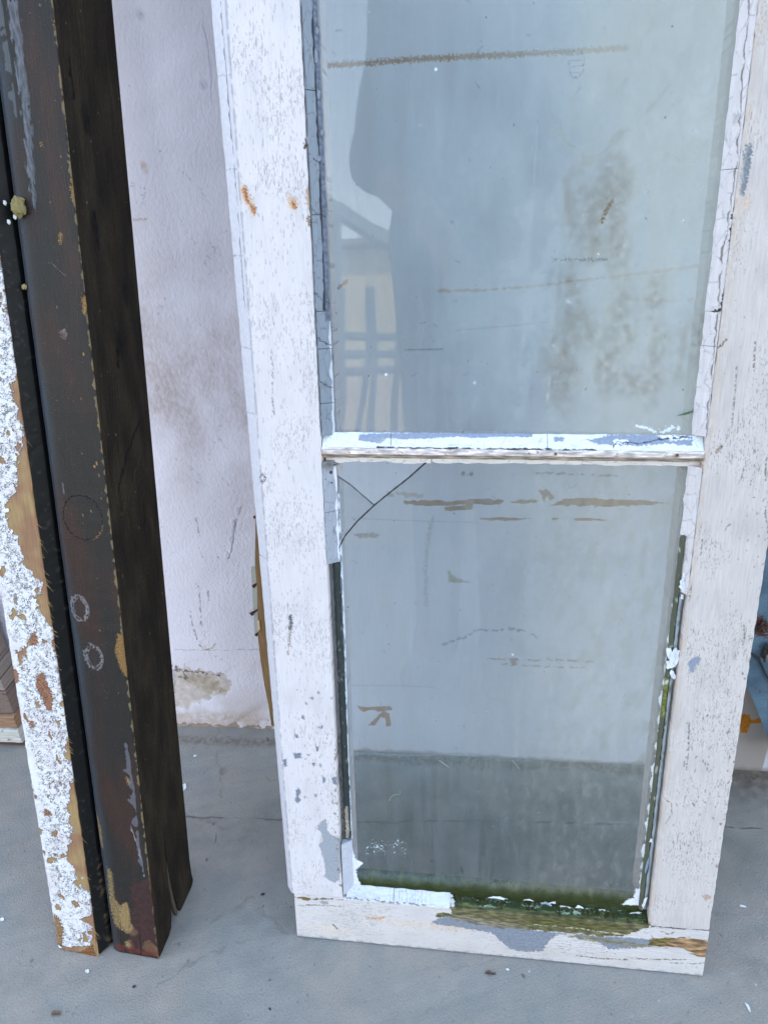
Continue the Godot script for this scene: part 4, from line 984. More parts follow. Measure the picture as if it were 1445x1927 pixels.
	var b := PackedVector2Array([Vector2(60, crack2[0].y + 1)])
	for k in 4:
		b.append(crack2[k] + Vector2(-0.2, -0.7))
	for k in range(5, 9):
		b.append(crack[k] + Vector2(-0.9, 0.8))
	b.append(Vector2(60, crack[8].y - 2))
	o = obj("glass_shard", done(plate(b, -12.6, -9.7)), glass, root)
	o.set_meta("label", "small wedge of broken glass between the two cracks")

	# glazing putty, piece by piece
	var cl := paint_putty(57, 55, 72, 952, Color(0.49, 0.525, 0.565), 111, false, 0.5)
	cl.poly(PackedVector2Array([Vector2(65.8, 690), Vector2(71, 690), Vector2(71, 951), Vector2(66.4, 951)]), hx(92, 100, 116), 0.4, 0.2, 0.3, -0.2, 0.15)
	cl.line(PackedVector2Array([Vector2(69.4, 60), Vector2(69.2, 600), Vector2(69.2, 690)]), 1.4, hx(198, 202, 212), 0.8, 0.7, 0.0, 0.04, 0.4)
	cl.line(PackedVector2Array([Vector2(66.0, 700), Vector2(66.6, 800), Vector2(66.2, 950)]), 0.9, hx(30, 32, 40), 0.95, 0.7, -0.4, 0.04, 0.4)
	cl.line(PackedVector2Array([Vector2(59.0, 60), Vector2(59.2, 500), Vector2(59.0, 950)]), 0.7, hx(70, 68, 74), 0.8, 0.9, -0.4, 0.06, 0.3)
	for p in [Vector2(62.8, 710.1), Vector2(62.6, 674.3), Vector2(63.8, 777.9), Vector2(63.9, 818.1), Vector2(62.8, 637.3)]:
		cl.line(PackedVector2Array([Vector2(58.6, p.y + 4), Vector2(63, p.y - 1), Vector2(70, p.y - 5)]), 0.6, hx(52, 52, 58), 0.9, 0.5, -0.4, 0.3, 0.8)
	var ml := canvas_mat(cl, 0.6, 0.1, 0.4)
	var lu := [Vector2(69.5, 590.2).y, Vector2(69.7, 619.8).y, Vector2(68.9, 667.4).y, Vector2(67.9, 699.0).y, Vector2(67.3, 775.8).y, Vector2(68.1, 866.9).y, 1182.0]
	for k in lu.size() - 1:
		putty("putty", root, 1, 58.75, 69.9, lu[k] + 0.3, lu[k + 1] - 0.25, cl, ml, 120 + k, 0.5)
	var ll := [Vector2(69.5, 466.4).y, Vector2(71.6, 518.0).y, Vector2(71.8, 561.3).y]
	var cl2 := paint_putty(57, 400, 72, 574, Color(0.60, 0.62, 0.66), 113, false, 0.4)
	cl2.line(PackedVector2Array([Vector2(68.4, 420), Vector2(69.2, 572)]), 1.8, hx(218, 218, 226), 0.9, 0.6, 0.0, 0.04, 0.4)
	cl2.smear(63, 566, 8, 10, 0, hx(90, 86, 84), 0.8)
	cl2.dots(5, 60, 545, 70, 570, 0.6, 1.5, hx(40, 34, 32), 1.0, -0.5)
	var ml2 := canvas_mat(cl2, 0.6, 0.1, 0.4)
	putty("putty", root, 1, 58.75, 69.6, ll[0], ll[1] - 0.25, cl2, ml2, 131, 0.5, 0.0, "loose lower end of the left putty, lifting")
	putty("putty", root, 1, 58.75, 69.8, ll[1] + 0.2, 566.5, cl2, ml2, 132, 0.5)
	var foot := paint_putty(57, 64, 72, 130, Color(0.71, 0.715, 0.755), 114, false, 0.2)
	putty("putty", root, 1, 59.6, 69.9, 66.5, Vector2(69.7, 136.0).y, foot, canvas_mat(foot, 0.6, 0.1, 0.4), 133, 0.3, 0.0, "pale grey stump of putty at the lower left corner")
	# what is left of the bedding where the putty is gone
	var core := paint_putty(57, 90, 72, 460, Color(0.20, 0.225, 0.22), 115, false, 0.6)
	core.dots(26, 61, 95, 69, 440, 0.4, 1.6, hx(150, 146, 138), 0.8, 0.2, 5.0)
	core.poly(PackedVector2Array([Vector2(63.7, 181.6), Vector2(67.2, 181.9), Vector2(67.9, 150.2), Vector2(66.3, 139.3), Vector2(63.3, 139.0)]), hx(150, 140, 128), 0.8, 0.4, 0.5, 0.0, 0.2)
	var mcore := canvas_mat(core, 0.8, 0.1, 0.3)
	obj("putty_remnant", done(bar(PackedVector2Array([Vector2(62.8, -12.9), Vector2(62.4, -8.2), Vector2(65, -6.8), Vector2(69.2, -8.8), Vector2(69.6, -9.9), Vector2(66, -9.95), Vector2(66, -12.9)]), Vector2(69.8, 138.9).y, ll[0] - 1.0, 1, 4, 0.4, 116, core)), mcore, root)

	var cr := paint_putty(375, 55, 391, 952, Color(0.80, 0.775, 0.78), 117, false, 0.3)
	cr.line(PackedVector2Array([Vector2(387.5, 600), Vector2(386.6, 680), Vector2(385.0, 730), Vector2(387.0, 800), Vector2(384.0, 880), Vector2(383.0, 950)]), 0.55, hx(104, 96, 94), 0.8, 0.9, -0.5, 0.06, 0.8)
	cr.line(PackedVector2Array([Vector2(388.4, 770.8), Vector2(389.5, 741.6), Vector2(390.8, 717.6), Vector2(388.0, 707.0), Vector2(388.3, 697.1), Vector2(383.8, 693.9)]), 1.0, hx(50, 44, 42), 1.0, 0.6, -0.6, 0.2, 1.0)
	cr.line(PackedVector2Array([Vector2(389.6, 60), Vector2(389.4, 500), Vector2(389.6, 950)]), 1.8, hx(190, 174, 160), 0.5, 1.0, 0.0, 0.06, 0.8)
	cr.smear(Vector2(396.8, 791.4).x, Vector2(396.8, 791.4).y, 6, 22, 0, hx(190, 160, 138), 0.5)
	var mr := canvas_mat(cr, 0.6, 0.1, 0.4)
	var ru := [Vector2(378.8, 593.0).y, Vector2(381.3, 667.7).y, Vector2(386.5, 695.1).y, Vector2(384.2, 799.3).y, 1182.0]
	for k in ru.size() - 1:
		putty("putty", root, 1, 388.3, 378.4, ru[k] + 0.2, ru[k + 1] - 0.2, cr, mr, 140 + k, 0.45)
	var rl: float = Vector2(383.7, 502.8).y
	putty("putty", root, 1, 388.3, 378.8, rl, 566.0, cr, mr, 150, 0.4)
	# below it only the outer skin of the putty hangs on
	putty("putty", root, 1, 388.3, 382.6, Vector2(384.8, 447.6).y, rl - 0.4, cr, mr, 151, 0.9, 0.0, "thin skin of putty with scalloped edge on the right")
	var olive := paint_putty(375, 60, 391, 520, Color(0.33, 0.34, 0.28), 118, false, 0.5)
	olive.poly(PackedVector2Array([Vector2(379.4, 357.1), Vector2(383.3, 357.4), Vector2(384.6, 313.4), Vector2(379.6, 313.1)]), hx(104, 108, 50), 1.2, 0.2, 0.8, 0.0, 0.2)
	olive.dots(30, 377, 80, 389, 500, 0.4, 1.4, hx(196, 198, 192), 0.8, 0.2, 5.0)
	var molive := canvas_mat(olive, 0.75, 0.1, 0.3)
	obj("putty_remnant", done(bar(PackedVector2Array([Vector2(378.8, -9.95), Vector2(379, -9.0), Vector2(382.4, -6.4), Vector2(383.0, -8.4), Vector2(383.0, -9.95)]), 76, rl - 1.0, 1, 4, 0.4, 119, olive)), molive, root)
	var pale := paint_putty(375, 60, 391, 520, Color(0.62, 0.66, 0.68), 121, false, 0.6)
	pale.dots(40, 382, 250, 389, 460, 0.5, 1.8, hx(104, 104, 92), 0.9, -0.2, 5.0)
	obj("putty_remnant", done(bar(PackedVector2Array([Vector2(383.4, -9.95), Vector2(383.5, -7.4), Vector2(384.4, -6.4), Vector2(386.0, -6.9), Vector2(386.4, -8.4), Vector2(386.4, -9.95)]), 78, Vector2(382.9, 443.2).y, 1, 4, 0.4, 122, pale)), canvas_mat(pale, 0.7, 0.1, 0.3), root)

	# putty on top of the glazing bar: chalk white, in places back to blue-grey primer
	var ct := paint_putty(60, 579, 389, 595, Color(0.865, 0.88, 0.90), 123, true, 0.25)
	var blue := hx(138, 146, 165)
	ct.poly(PackedVector2Array([Vector2(92.0, 590.4), Vector2(103.7, 591.5), Vector2(132.6, 592.2), Vector2(198.7, 593.3), Vector2(245.0, 593.7), Vector2(245.1, 589.9), Vector2(217.4, 590.1), Vector2(198.8, 588.9), Vector2(180.1, 589.7), Vector2(151.7, 588.0), Vector2(132.5, 587.3), Vector2(118.1, 588.2), Vector2(111.2, 583.7), Vector2(98.7, 585.5), Vector2(91.9, 586.4)]), blue, 0.5, 0.5, 0.2, -0.4, 0.05, 1.0, Vector2(2, 1))
	ct.poly(PackedVector2Array([Vector2(288.9, 588.4), Vector2(303.2, 589.5), Vector2(308.4, 592.3), Vector2(348.2, 592.7), Vector2(378.9, 592.1), Vector2(377.9, 584.6), Vector2(357.6, 586.3), Vector2(335.7, 584.2), Vector2(313.4, 584.9), Vector2(299.9, 585.2)]), blue, 0.8, 0.5, 0.2, -0.4, 0.05, 1.0, Vector2(2, 1))
	ct.poly(PackedVector2Array([Vector2(263.4, 590.0), Vector2(272.5, 590.1), Vector2(271.7, 586.8), Vector2(264.5, 586.7)]), blue, 0.5, 0.5, 0.2, -0.4)
	ct.poly(PackedVector2Array([Vector2(313.1, 588.6), Vector2(326.4, 588.8), Vector2(324.9, 585.9), Vector2(314.2, 585.8)]), hx(226, 230, 236), 0.8, 0.5, 0.2, 0.3)
	ct.poly(PackedVector2Array([Vector2(348.3, 592.2), Vector2(362.3, 592.4), Vector2(379.1, 589.3), Vector2(361.8, 588.2)]), hx(226, 230, 236), 0.8, 0.5, 0.2, 0.3)
	ct.line(PackedVector2Array([Vector2(313.5, 583.0), Vector2(315.9, 586.8), Vector2(335.6, 586.0), Vector2(352.9, 589.0), Vector2(374.6, 591.1)]), 0.8, hx(52, 52, 60), 0.9, 0.6, -0.5, 0.2, 0.6)
	ct.line(PackedVector2Array([Vector2(110, 580.6), Vector2(200, 580.8), Vector2(300, 580.6)]), 0.9, hx(50, 46, 46), 0.9, 1.0, -0.4, 0.1, 0.4)
	ct.smear(120, 586, 16, 3.5, 0, hx(196, 190, 168), 0.7, 0.2, 0.8)
	var mt := canvas_mat(ct, 0.55, 0.1, 0.4)
	var tu := [59.2, Vector2(121.4, 584.8).x, Vector2(258.6, 586.2).x, 388.0]
	for k in tu.size() - 1:
		putty("putty", root, 0, 580.4, 592.6, tu[k] + (0.0 if k == 0 else 0.25), tu[k + 1] - (0.25 if k < 2 else 0.0), ct, mt, 160 + k, 0.35, 0.3)
	var cb := paint_putty(60, 560, 389, 576, Color(0.86, 0.84, 0.825), 124, true, 0.3)
	putty("putty", root, 0, 569.9, 565.0, 60.5, Vector2(157.4, 570.5).x - 0.6, cb, canvas_mat(cb, 0.6, 0.1, 0.4), 170, 1.1, 0.0, "", -7.4)
	putty("putty", root, 0, 569.9, 565.4, Vector2(157.4, 570.5).x + 0.4, 388.0, cb, canvas_mat(cb, 0.6, 0.1, 0.4), 171, 0.7, 0.0, "", -7.4)
	# sill of the lower pane: two thick white lengths at the left, bare mossy groove beyond
	var cs := paint_putty(60, 60, 200, 80, Color(0.80, 0.81, 0.825), 125, true, 0.2)
	for q in 15:
		var x := lerpf(112, 150, q / 14.0) + cs.rng.randf_range(-1.5, 1.5)
		cs.line(PackedVector2Array([Vector2(x, 74), Vector2(x + 0.6, 64)]), 0.45, hx(150, 156, 170), 0.8, 0.9, -0.3, 0.2, 0.5)
	cs.smear(85, 66, 26, 4, 0, hx(176, 172, 166), 0.6, 0.15, 0.9)
	cs.line(PackedVector2Array([Vector2(62, 63.2), Vector2(90, 63), Vector2(118, 62.6), Vector2(152, 62.8)]), 0.7, hx(112, 108, 106), 0.8, 1.2, -0.4, 0.15, 0.6)
	cs.dots(40, 62, 63, 110, 74, 0.3, 0.8, hx(150, 150, 156), 0.7, -0.2, 2.0)
	var ms := canvas_mat(cs, 0.6, 0.1, 0.4)
	var sx := [Vector2(62.9, 60.9).x, Vector2(115.8, 66.9).x, Vector2(180.0, 66.6).x]
	putty("putty", root, 0, 62.9, 74.2, sx[0], sx[1] - 0.2, cs, ms, 172, 0.7, -1.2, "white putty left on the bottom rail at the left corner", 0.8)
	putty("putty", root, 0, 62.7, 74.0, sx[1] + 0.25, sx[2] - 1.5, cs, ms, 173, 0.8, -1.5, "loose white putty length ending broken on the bottom rail", 0.9)
	for q in [[Vector3(sx[2] + 0.5, 67.5, -4.6), Vector3(2.6, 3.4, 1.8), 21], [Vector3(sx[2] + 1.4, 64.2, -2.6), Vector3(2.0, 1.6, 1.2), 22], [Vector3(sx[2] - 1.0, 72.0, -7.6), Vector3(2.6, 1.6, 1.5), 23]]:
		obj("putty_crumb", done(blob(q[0], q[1], q[2], 0.4)), mat(hx(196, 200, 198), 0.7), root)
	var moss := paint_putty(130, 58, 390, 80, Color(0.16, 0.21, 0.13), 126, true, 0.6)
	moss.poly(PackedVector2Array([Vector2(150, 62), Vector2(386, 62), Vector2(386, 65.6), Vector2(150, 66)]), hx(84, 92, 58), 1.0, 0.2, 0.8, 0.0, 0.25, 0.8, Vector2(5, 1))
	for q in 9:
		var x := moss.rng.randf_range(210, 370)
		var y := moss.rng.randf_range(64, 71)
		moss.poly(PackedVector2Array([Vector2(x - 12, y), Vector2(x, y + 1.4), Vector2(x + 13, y - 0.2), Vector2(x, y - 1.2)]), hx(128, 148, 136), 0.9, 0.4, 0.3, 0.3, 0.1, 0.9, Vector2(3, 1))
	obj("putty_remnant", done(bar(PackedVector2Array([Vector2(63.4, -13.2), Vector2(63.4, -3.5), Vector2(66.5, -5.2), Vector2(71.4, -10.6), Vector2(71.4, -13.2)]), sx[2] + 0.5, 388.0, 0, 4, 0.5, 127, moss)), canvas_mat(moss, 0.85, 0.1, 0.3), root)
	var clump := MultiMesh.new()
	clump.transform_format = MultiMesh.TRANSFORM_3D
	clump.use_colors = true
	clump.mesh = done(blob(Vector3.ZERO, Vector3(1, 0.8, 0.8), 5, 0.45))
	clump.instance_count = 700
	var mg := RandomNumberGenerator.new()
	mg.seed = 71
	var mn := noise(129, 0.03, 2)
	for k in 700:
		var x := mg.randf_range(sx[2] + 2.0, 386.0)
		var t := mg.randf()
		if k > 560:
			x = mg.randf_range(72, 376)
		if mn.get_noise_1d(x) < -0.25 and k < 560:
			x = mg.randf_range(300, 386)
		var at := Vector3(x, lerpf(64.5, 70.5, t), lerpf(-4.4, -9.4, t)) if k < 560 else Vector3(x, 75.0, mg.randf_range(-32, -14))
		var sc := mg.randf_range(0.35, 1.3) if mg.randf() < 0.8 else mg.randf_range(1.0, 1.9)
		clump.set_instance_transform(k, Transform3D(Basis(Vector3(0, 0, 1), mg.randf_range(0, 3)).scaled(Vector3.ONE * sc), at * 0.001))
		var gg := mg.randf_range(0.6, 1.4)
		clump.set_instance_color(k, Color(0.040 * gg, 0.052 * gg, 0.018 * gg) if mg.randf() < 0.7 else Color(0.10 * gg, 0.085 * gg, 0.05 * gg))
	var mm := MultiMeshInstance3D.new()
	mm.name = "moss"
	mm.multimesh = clump
	var mmat := mat(Color.WHITE, 0.95, 0.2)
	mmat.vertex_color_use_as_albedo = true
	mm.material_override = mmat
	root.add_child(mm, true)
	mm.set_meta("kind", "stuff")
	# scales of paint still standing along the sill and on the right
	var chip := mat(Color(0.86, 0.87, 0.89), 0.6, 0.4)
	var chipg := mat(Color(0.60, 0.64, 0.70), 0.6, 0.4)
	for q in [[Vector2(230.0, 74.6), 8.5, 1.3, -0.05, 0], [Vector2(263.9, 75.4), 4.2, 0.8, -0.05, 0], [Vector2(282.2, 72.4), 5.6, 1.9, -0.08, 1], [Vector2(289.5, 74.7), 3.6, 1.6, 0.2, 0], [Vector2(302.8, 70.3), 8.0, 1.1, -0.1, 0], [Vector2(316.8, 71.9), 3.4, 1.6, 0.0, 0], [Vector2(326.5, 68.7), 4.0, 1.7, -0.3, 1], [Vector2(343.8, 69.9), 6.0, 0.9, -0.1, 0], [Vector2(358.4, 68.7), 3.4, 1.0, 0.1, 1], [Vector2(377.1, 70.2), 6.5, 1.3, 0.15, 0], [Vector2(210.4, 68.6), 4.0, 0.7, -0.05, 0], [Vector2(184.2, 61.8), 2.6, 3.2, 0.2, 1]]:
		var p: Vector2 = q[0]
		obj("paint_flake", flake(p.x, p.y, q[1], q[2], q[3], -8.2, 0.8, 0.5, int(p.x), 0.55), chipg if q[4] == 1 else chip, root)
	for q in [[Vector2(387.4, 458.2), 3.6, 8.0, 0.35, 0], [Vector2(386.0, 453.9), 3.2, 6.0, 0.6, 0], [Vector2(384.7, 381.9), 3.4, 9.0, -0.16, 0], [Vector2(380.5, 385.7), 2.6, 6.0, 0.35, 0], [Vector2(384.5, 364.9), 2.4, 5.0, 0.5, 0], [Vector2(380.7, 373.8), 4.0, 4.0, 0.0, 0], [Vector2(384.7, 444.4), 1.2, 3.0, 0.1, 0], [Vector2(383.1, 89.8), 1.6, 8.0, -0.15, 0], [Vector2(381.5, 139.1), 1.0, 9.0, -0.12, 1], [Vector2(382.5, 170.1), 1.4, 2.2, 0.0, 0]]:
		var p: Vector2 = q[0]
		obj("paint_flake", flake(p.x, p.y, q[1], q[2], q[3], -4.6, 0.9, 0.5, int(p.x + p.y), 0.4), chipg if q[4] == 1 else chip, root)
	# nail heads in the bar and the corner
	var st := SphereMesh.new()
	st.radius = 0.0016; st.height = 0.0032; st.radial_segments = 10; st.rings = 5
	obj("nail_head", st, mat(hx(92, 62, 44), 0.7), root, Transform3D(Basis(), Vector3(0.3665, 0.5772, -0.0006)))
	obj("nail_head", st, mat(hx(70, 60, 52), 0.7), root, Transform3D(Basis(), Vector3(0.0655, 0.556, -0.0055)))
	for k in 7:
		obj("putty_bead", flake([60.6, 67.5, 68.2, 69.2, 66.4, 69.6, 59.5][k], [Vector2(64.4, 879.0).y, Vector2(66.7, 890.6).y, Vector2(65.4, 864.1).y, Vector2(66.7, 907.9).y, Vector2(66.6, 818.0).y, Vector2(69.7, 837.3).y, Vector2(55.4, 830.9).y][k], 1.4, [3.0, 5.0, 3.6, 2.4, 2.0, 2.2, 3.0][k], 0.0, [-2.0, -6.2, -6.6, -7.0, -5.6, -7.0, -0.4][k], -0.6, 1.6, 60 + k, 0.2), mat(hx(128, 132, 144), 0.5), root)

func sheet(r: Rect2, z1: float, z0: float) -> SurfaceTool:
	var st := begin()
	var n := noise(401, 0.006, 2)
	var nx := 28
	var ny := 48
	var at := func(i: int, j: int, z: float) -> Vector3:
		var x := r.position.x + r.size.x * i / nx
		var y := r.position.y + r.size.y * j / ny
		return Vector3(x, y, z + 0.16 * n.get_noise_2d(x * 1.5, y))
	st.set_smooth_group(0)
	for j in ny:
		for i in nx:
			quad(st, at.call(i, j, z1), at.call(i, j + 1, z1), at.call(i + 1, j + 1, z1), at.call(i + 1, j, z1))
	st.set_smooth_group(1)
	for j in ny:
		for i in nx:
			quad(st, at.call(i, j, z0), at.call(i + 1, j, z0), at.call(i + 1, j + 1, z0), at.call(i, j + 1, z0))
	return st


# ------------------------------------------------------------------ the jamb timbers on the left
func build_post() -> void:
	var root := thing("door_jamb", "old dark jamb timber with flaking white board and brown side leaning upright", "timber", frame(Vector3(-0.28371, 0.00000, -0.49903), 13.0, 12.49, 0.197))
	var tanl := tan(deg_to_rad(12.49))
	# every part is cut along the floor, with a torn, uneven end
	var cut := func(z: float, extra: float) -> float:
		return -z * tanl + extra
	var dc := paint_dark_face()
	var dm := canvas_mat(dc, 0.5, 0.16, 0.32)
	var sec := PackedVector2Array([Vector2(-59.4, -20), Vector2(-59.4, -7), Vector2(-57.8, -3.2), Vector2(-53.5, -0.6), Vector2(-49, 0), Vector2(-1.0, 0), Vector2(-0.15, -0.5), Vector2(-0.15, -1.4), Vector2(-3, -1.6), Vector2(-4, -20)])
	var r := noise(301, 0.08, 3)
	var rings := []
	for k in 160:
		var ring := PackedVector3Array()
		for i in sec.size():
			var s := sec[i]
			var y: float = cut.call(s.y, 0.0) + 2.4 * r.get_noise_2d(s.x, 5.0) if k == 0 else 14.0 + k * 8.0
			var e := 0.35 if (i == 5 or i == 6) else 0.12
			if k < 2:
				e *= 2.5
			ring.append(Vector3(s.x + e * 2.0 * r.get_noise_2d(y * 2.0, i * 40.0), y, s.y + e * r.get_noise_2d(y * 2.0, i * 40.0 + 500.0)))
		rings.append(ring)
	obj("dark_face", done(loft(rings, dc)), dm, root)
	# brown side boards: a front one, and a rear one split at the foot
	var sc := paint_side()
	var sm := canvas_mat(sc, 0.72, 0.14, 0.25)
	var side := Transform3D(Basis(Vector3(0, 0, -1), Vector3(0, 1, 0), Vector3(1, 0, 0)), Vector3(0, 0, 0))
	var f := PackedVector2Array()
	for v in [Vector2(1.2, 1.0), Vector2(9, 2.0), Vector2(18, 5.0), Vector2(27, 8.0), Vector2(33, 13), Vector2(35.5, 24), Vector2(36.6, 42), Vector2(36, 70), Vector2(37, 96), Vector2(36.2, 140), Vector2(36.6, 1285), Vector2(1.2, 1285)]:
		f.append(v)
	var o := obj("side_board", done(plate(f, -2.6, 0.0, sc)), sm, root, side)
	f = PackedVector2Array()
	for v in [Vector2(38.2, 128), Vector2(40, 96), Vector2(43, 66), Vector2(46, 47), Vector2(51, 34), Vector2(52, 22), Vector2(57, 13.6), Vector2(66, 15.4), Vector2(79, 18.3), Vector2(89, 20.4), Vector2(93.6, 26), Vector2(91.2, 38), Vector2(89.6, 60), Vector2(89.2, 300), Vector2(89.8, 620), Vector2(89.4, 1285), Vector2(37.1, 1285), Vector2(36.9, 150)]:
		f.append(v)
	o = obj("side_board", done(plate(f, -2.8, -0.3, sc)), sm, root, side)
	o.set_meta("label", "rear side board with its foot split open")
	obj("core", done(bar(PackedVector2Array([Vector2(-58, -88), Vector2(-58, -20.5), Vector2(-5, -20.5), Vector2(-5, -88)]), 60, 1284, 1, 100, 0.3, 305)), mat(hx(30, 24, 18), 0.9), root)
	obj("core_foot", done(bar(PackedVector2Array([Vector2(-58, -88), Vector2(-58, -20.5), Vector2(-9, -20.5), Vector2(-9, -88)]), 20.2, 59.5, 1, 100, 0.6, 306)), mat(hx(22, 18, 14), 0.9), root)
	# long splinters in the split
	var spl := plate(PackedVector2Array([Vector2(38.0, 112), Vector2(39, 70), Vector2(42, 40), Vector2(46, 22), Vector2(50, 13), Vector2(51, 22), Vector2(46, 46), Vector2(41.5, 84)]), -5.0, -1.2, sc)
	o = obj("splinter", done(spl), mat(hx(62, 54, 44), 0.85), root, side)
	var white := paint_white_board()
	var wm := canvas_mat(white, 0.68, 0.32, 0.4)
	# board with the flaking paint; its left arris is rounded over
	var ws := PackedVector2Array([Vector2(-126.2, -24), Vector2(-126, 3.5), Vector2(-123.6, 7.4), Vector2(-119, 9.0), Vector2(-72.4, 9.0), Vector2(-71.4, 8.2), Vector2(-71.2, -24)])
	rings = []
	for k in 205:
		var ring := PackedVector3Array()
		for i in ws.size():
			var s := ws[i]
			var y: float = cut.call(s.y, 1.0) + 5.0 * r.get_noise_2d(s.x * 1.4, 80.0) if k == 0 else 10.0 + k * 6.2
			var e := 0.5 if i != 3 else 0.15
			if k < 3:
				e *= 2.6
			ring.append(Vector3(s.x + e * 2.0 * r.get_noise_2d(y * 2.4, i * 40.0 + 90.0), y, s.y + e * r.get_noise_2d(y * 2.4, i * 40.0 + 600.0)))
		rings.append(ring)
	o = obj("painted_board", done(loft(rings, white)), wm, root)
	o.set_meta("label", "board of crackled white paint flaking off tan wood")
	# black rebate between the board and the dark face
	var bs := PackedVector2Array([Vector2(-71.0, -24), Vector2(-70.9, 7.4), Vector2(-69.4, 7.2), Vector2(-62.4, -3.0), Vector2(-61.4, -9.0), Vector2(-61.4, -24)])
	rings = []
	for k in 150:
		var ring := PackedVector3Array()
		for i in bs.size():
			var s := bs[i]
			var y: float = cut.call(s.y, 2.5) + 3.0 * r.get_noise_2d(s.x * 3.0, 30.0) if k == 0 else 12.0 + k * 8.5
			ring.append(Vector3(s.x + 0.5 * r.get_noise_2d(y * 2.0, i * 40.0 + 190.0), y, s.y + 0.4 * r.get_noise_2d(y * 2.0, i * 40.0 + 700.0)))
		rings.append(ring)
	var black := Canvas.new(-72, -10, -60, 1300, 1.0, hx(16, 16, 17), 310)
	black.dots(220, -72, 0, -60, 1000, 0.4, 1.0, hx(60, 60, 60), 0.7, 0.2, 5.0)
	black.dots(60, -64, 0, -61, 130, 0.5, 1.2, hx(90, 74, 50), 0.7, 0.2, 5.0)
	obj("black_rebate", done(loft(rings, black)), canvas_mat(black, 0.5, 0.1, 0.3), root)
	# larger scales of white paint standing off the wood
	var scales := [flake(0, 0, 2.6, 3.8, 0.2, 0, 0.9, 0.4, 31, 0.3), flake(0, 0, 3.6, 2.6, 0.5, 0, 1.2, 0.4, 32, 0.35), flake(0, 0, 1.9, 2.8, 0.0, 0, 0.8, 0.4, 33, 0.3), flake(0, 0, 4.2, 3.0, 0.9, 0, 1.1, 0.45, 34, 0.35)]
	var fg := RandomNumberGenerator.new()
	fg.seed = 97
	var fm := mat(Color(0.85, 0.84, 0.845), 0.65, 0.4)
	for q in [Vector2(-76.0, 692.0), Vector2(-63.5, 664.6), Vector2(-78.3, 652.5), Vector2(-72.1, 616.7), Vector2(-81.4, 586.6), Vector2(-97.8, 534.3), Vector2(-95.5, 513.2), Vector2(-95.2, 486.1), Vector2(-82.2, 465.2), Vector2(-82.1, 442.8), Vector2(-74.8, 420.7), Vector2(-69.9, 380.4), Vector2(-67.7, 344.6), Vector2(-65.8, 323.3), Vector2(-77.8, 280.7), Vector2(-73.5, 249.0), Vector2(-82.0, 214.4), Vector2(-83.8, 173.0), Vector2(-94.9, 139.3), Vector2(-83.7, 105.3), Vector2(-73.1, 85.4), Vector2(-71.9, 63.3), Vector2(-79.5, 35.1), Vector2(-80.7, 14.8), Vector2(-102.1, 6.8), Vector2(-115.1, 2.3), Vector2(-95.9, 383.4), Vector2(-93.4, 335.2), Vector2(-98.6, 412.5)]:
		var p: Vector2 = q
		obj("paint_flake", scales[fg.randi() % 4], fm, root, Transform3D(Basis(Vector3(0, 0, 1), fg.randf_range(0, TAU)) * Basis(Vector3(1, 0, 0), fg.randf_range(-0.25, 0.25)), Vector3(minf(p.x - 4.0, -76.0), p.y, 9.3) * 0.001).scaled_local(Vector3.ONE * fg.randf_range(0.5, 0.9)))
	# torn fibres along the arris of the bare wood
	var fib := begin()
	var g := RandomNumberGenerator.new()
	g.seed = 77
	for k in 46:
		var y := g.randf_range(20, 700) if k > 14 else g.randf_range(360, 470)
		var a := Vector3(-71.4, y, 8.4)
		var l := g.randf_range(3, 9)
		var b := a + Vector3(l * 0.5, g.randf_range(-0.4, 0.3) * l - l * 0.4, g.randf_range(0, 1.5))
		var d := b + Vector3(l * 0.45, -l * g.randf_range(0.1, 0.7), g.randf_range(-0.6, 0.8))
		loft([PackedVector3Array([a + Vector3(0, 0.28, 0), a + Vector3(0.2, -0.2, 0.2), a - Vector3(0, 0.2, 0.2)]), PackedVector3Array([b + Vector3(0, 0.2, 0), b + Vector3(0.2, -0.15, 0.15), b - Vector3(0, 0.2, 0.15)]), PackedVector3Array([d + Vector3(0, 0.08, 0), d + Vector3(0.08, -0.05, 0.05), d - Vector3(0, 0.05, 0.05)])], null, true, fib)
	o = obj("wood_fibres", done(fib), mat(hx(178, 146, 92), 0.9), root)
	o.set_meta("kind", "stuff")
	# lump of old filler with lime crumbs sitting in the angle
	var lump := Vector2(-50.6, 801.0)
	obj("filler_lump", done(blob(Vector3(lump.x, lump.y, 3.0), Vector3(6, 8, 5), 5, 0.25)), mat(hx(128, 116, 76), 0.95), root)
	for q in [Vector3(-3, -8, 3), Vector3(-8, -12, 5), Vector3(-10, 3, 4)]:
		obj("filler_crumb", done(blob(Vector3(lump.x, lump.y, 2.0) + q, Vector3(1.3, 1.7, 1.2), 9, 0.35)), mat(hx(206, 206, 204), 0.9), root)
	obj("filler_crumb", done(blob(Vector3(Vector2(-57.7, 736.8).x, Vector2(-57.7, 736.8).y, -0.5), Vector3(2.4, 2.0, 1.6), 12, 0.4)), mat(hx(150, 132, 92), 0.9), root)

func blob(at: Vector3, r: Vector3, sd: int, rough: float) -> SurfaceTool:
	var st := begin()
	var n := noise(sd, 0.35, 3)
	var nu := 16
	var nv := 10
	var p := func(i: int, j: int) -> Vector3:
		var a := -TAU * i / nu
		var b := PI * j / nv
		var d := Vector3(sin(b) * cos(a), cos(b), sin(b) * sin(a))
		return at + d * r * (1.0 + rough * n.get_noise_3d(d.x * 5, d.y * 5, d.z * 5) * 2.0)
	for j in nv:
		for i in nu:
			var ii := (i + 1) % nu
			quad(st, p.call(i, j), p.call(ii, j), p.call(ii, j + 1), p.call(i, j + 1))
	return st


